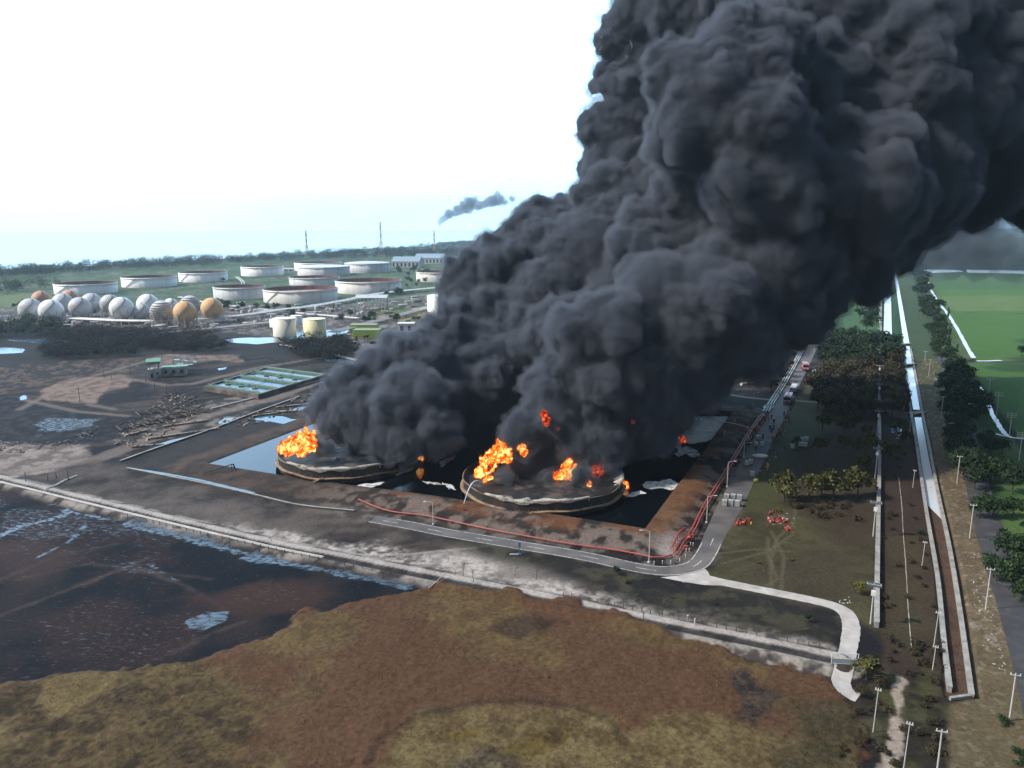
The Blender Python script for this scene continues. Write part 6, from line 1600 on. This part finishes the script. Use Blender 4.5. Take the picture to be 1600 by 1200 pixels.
# the wood across the road, trees by the far lawn
zones = [([(1180,570),(1222,545),(1240,552),(1225,600),(1200,620),(1150,600)], 20, 14, 'brown', 'scorched tree left of the road under the smoke edge'),
         ([(1275,545),(1370,540),(1400,545),(1405,575),(1370,590),(1290,575)], 48, 15, 'dark', 'dark tree of the dense wood before the far lawn'),
         ([(1285,580),(1368,585),(1366,640),(1330,655),(1270,640),(1262,620)], 46, 15, 'brown', 'scorched tree of the wood beside the fire engines'),
         ([(1376,560),(1404,570),(1412,640),(1414,700),(1378,690)], 26, 12, 'brown', 'scorched tree between the wall and the canal'),
         ([(1262,610),(1300,600),(1368,620),(1368,690),(1330,680),(1290,665)], 12, 11, 'olive', 'olive green tree at the near edge of the scorched wood'),
         ([(1332,470),(1344,455),(1368,440),(1370,510),(1350,520),(1338,500)], 22, 9, 'dark', 'dark green tree clump on the far lawn'),
         ([(1425,425),(1442,425),(1472,500),(1478,535),(1455,535),(1435,470)], 44, 8, 'dark', 'dark tree in the belt beside the far canal'),
         ([(1455,535),(1482,535),(1486,580),(1466,575)], 10, 10, 'green', 'green tree where the belt meets the road'),
         ([(1473,500),(1482,495),(1485,545),(1478,560)], 8, 6, 'tall', 'slender tree along the rice field side of the belt'),
         ([(1484,585),(1503,588),(1528,640),(1534,690),(1514,668),(1492,620)], 18, 15, 'dark', 'dark roadside tree on the field side of the road'),
         ([(1473,590),(1484,590),(1500,665),(1508,720),(1490,725),(1478,660)], 20, 16, 'dark', 'dark roadside tree on the straw side of the road'),
         ([(1488,720),(1510,720),(1525,765),(1495,760)], 7, 19, 'dark', 'large dark tree on the straw side near the bend'),
         ([(1538,690),(1556,692),(1560,735),(1545,735)], 4, 13, 'green', 'green tree on the field side opposite the bend'),
         ([(1376,590),(1404,600),(1418,680),(1376,680)], 6, 11, 'olive', 'olive tree between wall and canal')]
rgz = random.Random(5)
for poly, n, r, kind, lb in zones:
    q = pts(poly); k = 0; lo, hi = q.min(0), q.max(0); placed = []
    # sample in photo space so the belt keeps its density along the view
    arr = np.array(poly, float)
    tries = 0
    while k < n and tries < 4000:
        tries += 1
        x, y = rgz.uniform(arr[:, 0].min(), arr[:, 0].max()), rgz.uniform(arr[:, 1].min(), arr[:, 1].max())
        if sdist(np.array([x]), np.array([y]), arr)[0] < 0: continue
        if any((x - a) ** 2 + ((y - b) * 1.8) ** 2 < (r * .62) ** 2 for a, b in placed): continue
        placed.append((x, y)); tree(x, y, r * rgz.uniform(.75, 1.25), kind if rgz.random() < .85 else {'dark': 'green', 'brown': 'olive', 'olive': 'brown', 'green': 'dark', 'tall': 'tall'}[kind], lb, lb.replace('tree', 'trees', 1)); k += 1
for k, (x, y, r) in enumerate(((1548,705,13),(1565,701,12),(1553,748,19),(1580,764,21),(1530,802,16),(1551,800,18),(1567,735,15),(1540,785,12),(1582,800,16),(1556,900,20),(1580,915,26),(1602,880,28),(1572,868,22),(1546,880,14),(1602,935,20),(1620,840,24))):
    tree(x, y + 8, r * 1.0, 'green' if k % 3 else 'dark', 'large green tree crowding the near stretch of the right-hand road', 'large trees along the near right-hand road')
# shrubs in the brown strip and the near thicket
for poly, n, r, kind, lb in (([(1378,700),(1420,720),(1455,900),(1460,960),(1380,960)], 26, 6, 'bush', 'low scorched shrub in the brown strip between wall and canal'), ([(1376,990),(1470,1000),(1480,1080),(1380,1060)], 18, 9, 'bush', 'brown shrub near the closed end of the canal'),
        ([(1300,1090),(1480,1100),(1500,1200),(1260,1200)], 16, 8, 'bush', 'dim green-brown shrub in the near thicket'), ([(1430,1070),(1480,1080),(1480,1180),(1430,1200)], 7, 9, 'bush', 'brown shrub beside the canal end'), ([(1236,780),(1350,790),(1350,815),(1240,805)], 16, 9, 'bush', 'purple-brown undergrowth shrub below the row of olive trees'),
        ([(1560,1100),(1600,1120),(1620,1200),(1590,1200)], 3, 14, 'gbush', 'green shrub at the bottom right corner')):
    arr = np.array(poly, float); k = 0
    while k < n:
        x, y = rgz.uniform(arr[:, 0].min(), arr[:, 0].max()), rgz.uniform(arr[:, 1].min(), arr[:, 1].max())
        if sdist(np.array([x]), np.array([y]), arr)[0] < 0: continue
        k += 1; tree(x, y, r * rgz.uniform(.7, 1.3), kind, lb, lb.replace('shrub', 'shrubs', 1), 'shrub')
# garden trees of the tank farm
for poly, n, r, lb in (([(525,498),(560,492),(700,505),(690,512),(600,506),(530,504)], 20, 6, 'small green tree in the row below the tan lot'), ([(620,440),(700,432),(720,440),(690,448),(620,450)], 14, 4, 'small green tree on the lawn beside the wide cream tank'), ([(440,492),(480,486),(480,490),(445,496)], 5, 4, 'small tree beside the pale pipe rack'),
        ([(340,476),(400,482),(460,482),(455,487),(345,484)], 14, 5, 'bushy green tree below the large cream tank'), ([(600,462),(625,458),(640,466),(605,468)], 5, 5, 'green shrub between the cream tank and the pump shed'), ([(330,440),(350,436),(356,440)], 4, 4, 'dark bush at the foot of the third white tank'), ([(30,470),(90,474),(80,480),(20,482)], 6, 5, 'green bush left of the gas spheres'), ([(610,425),(660,420),(700,425),(640,432)], 12, 4, 'small tree beyond the dark rimmed tank')):
    arr = np.array(poly, float); k = 0
    while k < n:
        x, y = rgz.uniform(arr[:, 0].min(), arr[:, 0].max()), rgz.uniform(arr[:, 1].min(), arr[:, 1].max())
        if sdist(np.array([x]), np.array([y]), arr)[0] < 0: continue
        k += 1; tree(x, y, r * rgz.uniform(.7, 1.3), 'green', lb, lb.replace('tree', 'trees', 1).replace('shrub', 'shrubs', 1).replace('bush', 'bushes', 1))
for v in TP.values():
    for o in v:
        for ch in list(o.children): bpy.data.objects.remove(ch)
        bpy.data.objects.remove(o)
# woods that read as one mass
def wood(name, poly, n, rpx, m, seed, leafn=26, s=1.1, hk=1.1):
    rg = np.random.default_rng(seed); arr = np.array(poly, float); P_, k = [], 0
    while k < n:
        x, y = rg.uniform(arr[:, 0].min(), arr[:, 0].max()), rg.uniform(arr[:, 1].min(), arr[:, 1].max())
        if sdist(np.array([x]), np.array([y]), arr)[0] < 0: continue
        p = P(x, y); r = rpx * scale_at(p) * rg.uniform(.6, 1.35); P_.append((p.x, p.y, r * hk * .55, r)); P_.append((p.x + r * .4, p.y, r * hk, r * .62)); k += 1
    b = np.array(P_); sc_ = b[:, 3].mean()
    V, Q = leaves(b, n * leafn * 4, sc_ * .085 * s, seed, .6)
    V[:, 2] = np.maximum(V[:, 2], .05)
    o = np_mesh(name, V, Q, m, False); tag(o, kind='stuff'); return o
wood('coast_wood', [(-400,436),(0,428),(60,425),(200,416),(350,409),(450,403),(600,399),(700,398),(860,398),(860,404),(700,404),(600,405),(460,408),(300,419),(180,424),(0,437),(-400,450)], 1500, 6.5, L_dark, 3, 22)
wood('coast_wood', [(560,391),(640,388),(700,381),(800,379),(900,379),(900,386),(700,390),(600,396)], 420, 3.2, L_dark, 4, 22)
wood('coast_wood', [(-300,455),(20,446),(90,440),(90,452),(20,462),(-300,470)], 170, 7, L_green, 8, 24)
wood('burnt_wood', [(70,530),(160,530),(250,536),(350,538),(358,548),(280,550),(200,545),(90,538),(68,530)], 330, 8, L_burnt, 5, 34)
wood('burnt_wood', [(68,546),(120,540),(210,548),(215,556),(120,562),(66,560)], 170, 7, L_burnt, 6, 34)
wood('burnt_wood', [(440,545),(480,536),(540,540),(560,556),(530,566),(470,562)], 170, 9, L_burnt, 7, 34)
wood('green_wood', [(-200,505),(0,508),(60,506),(110,515),(100,530),(40,528),(-200,545)], 300, 8, L_dark, 9, 34)
wood('far_wood', [(1380,398),(1700,396),(2600,396),(2600,408),(1440,408)], 260, 5, L_dark, 10, 20)
wood('green_wood', [(120,515),(240,522),(330,523),(330,528),(200,530),(110,526)], 200, 6, L_brown, 11, 30)

# ------------------------------------------------------------------ reeds: blades standing on the near marsh
def reeds(seed=2, n=26000):
    rg = np.random.default_rng(seed)
    y = 118 + (P(800, 925).y - 118) * rg.random(n * 2) ** 1.15; x = rg.uniform(-1, 1, n * 2) * y * .72
    sd = sdist(x, y, MARSH) + (fbm(x, y, 7, 4, 41) - .5) * 9
    k = (sd > .4) & (fbm(x, y, 6, 3, 77) > .36); x, y = x[k][:n], y[k][:n]; z = height(x, y)
    m_ = len(x); a = rg.uniform(0, 6.28, m_); h = rg.uniform(.12, .45, m_); w = rg.uniform(.04, .10, m_); lx, ly = rg.normal(0, .28, m_), rg.normal(0, .28, m_)
    ca, sa = np.cos(a) * w, np.sin(a) * w
    V = np.stack([np.stack([x - ca, y - sa, z - .1], 1), np.stack([x + ca, y + sa, z - .1], 1), np.stack([x + lx, y + ly, z + h], 1)], 1).reshape(-1, 3)
    o = np_mesh('reeds', V, np.arange(3 * m_).reshape(m_, 3), leaf_mat('reed_blades', (.07, .036, .018), (.11, .065, .03), (.17, .12, .055)), False)
    tag(o, kind='stuff')
reeds()
# ------------------------------------------------------------------ smoke
plume, veil_ = build_plume(.9)
tag(plume, kind='stuff'); tag(veil_, kind='stuff')
fl = [(686,350,3),(688,346,4),(692,342,5),(697,339,5),(702,335,7),(710,332,6),(718,328,8),(726,323,9),(735,320,9),(741,313,6),(728,314,5),(748,322,7),(755,320,6),(762,317,7),(770,314,9),(780,312,8),(788,316,5),(778,304,5),(800,311,5)]
bl = []
for x, y, r in fl:
    p = PY(x, y, P(679, 400).y); bl.append((p.x, p.y, p.z, r * scale_at(p)))
o = billow_mesh('flare_smoke', bl, 2.4, smoke_mat('thin_grey_smoke', .06, (.25, .30, .38)), seed=9, kids=(22, 12), frac=((.3, .7), (.3, .6)), wob=5, ws=16)
tag(o, kind='stuff')
ws = [(1420,390,32,520),(1470,372,34,540),(1530,375,36,560),(1590,395,28,580),(1640,398,30,600),(1500,335,34,500),(1450,340,34,480),(1545,345,20,520),(1380,410,24,480),(1450,400,24,520),(1340,420,30,470),(1480,412,24,560),(1530,408,26,560),(1575,415,22,580),(1430,418,18,540),(1500,370,36,640)]
bl = []
for x, y, r, Y in ws:
    p = PY(x, y, Y); bl.append((p.x, p.y, p.z, r * scale_at(p)))
o = billow_mesh('drifting_smoke', bl, 3.0, smoke_mat('drifting_smoke_air', .05, (.24, .27, .30)), seed=12, kids=(14, 8))
tag(o, kind='stuff')
# air
m, t = new_mat('air'); o_ = t.nodes.new('ShaderNodeOutputMaterial'); v = t.nodes.new('ShaderNodeVolumePrincipled')
v.inputs['Color'].default_value = (.74, .90, 1.0, 1); v.inputs['Density'].default_value = HAZE; v.inputs['Anisotropy'].default_value = .45
t.links.new(v.outputs[0], o_.inputs['Volume']); m.cycles.homogeneous_volume = True
o = MB().box((0, 6980, 248), (27000, 14100, 504)).build('haze', m); tag(o, kind='stuff')

# ------------------------------------------------------------------ where several share a look, say which one counting from the camera
ORD = ['nearest', 'second nearest', 'third nearest', 'fourth nearest', 'fifth nearest', 'sixth nearest', 'seventh nearest', 'eighth nearest', 'ninth nearest', 'tenth nearest', 'eleventh nearest', 'twelfth nearest', 'thirteenth nearest',
       'fourteenth nearest', 'fifteenth nearest', 'sixteenth nearest', 'seventeenth nearest', 'eighteenth nearest', 'nineteenth nearest', 'twentieth nearest']
same = {}
for o in C.objects:
    if o.parent is None and o.get('label') and o.get('category'): same.setdefault(o['label'], []).append(o)
for lb, os_ in same.items():
    if 1 < len(os_) <= 20 and len(lb.split()) <= 14:
        for n_, o in zip(ORD, sorted(os_, key=lambda q: (q.location - camo.location).length)): o['label'] = n_ + ' ' + lb
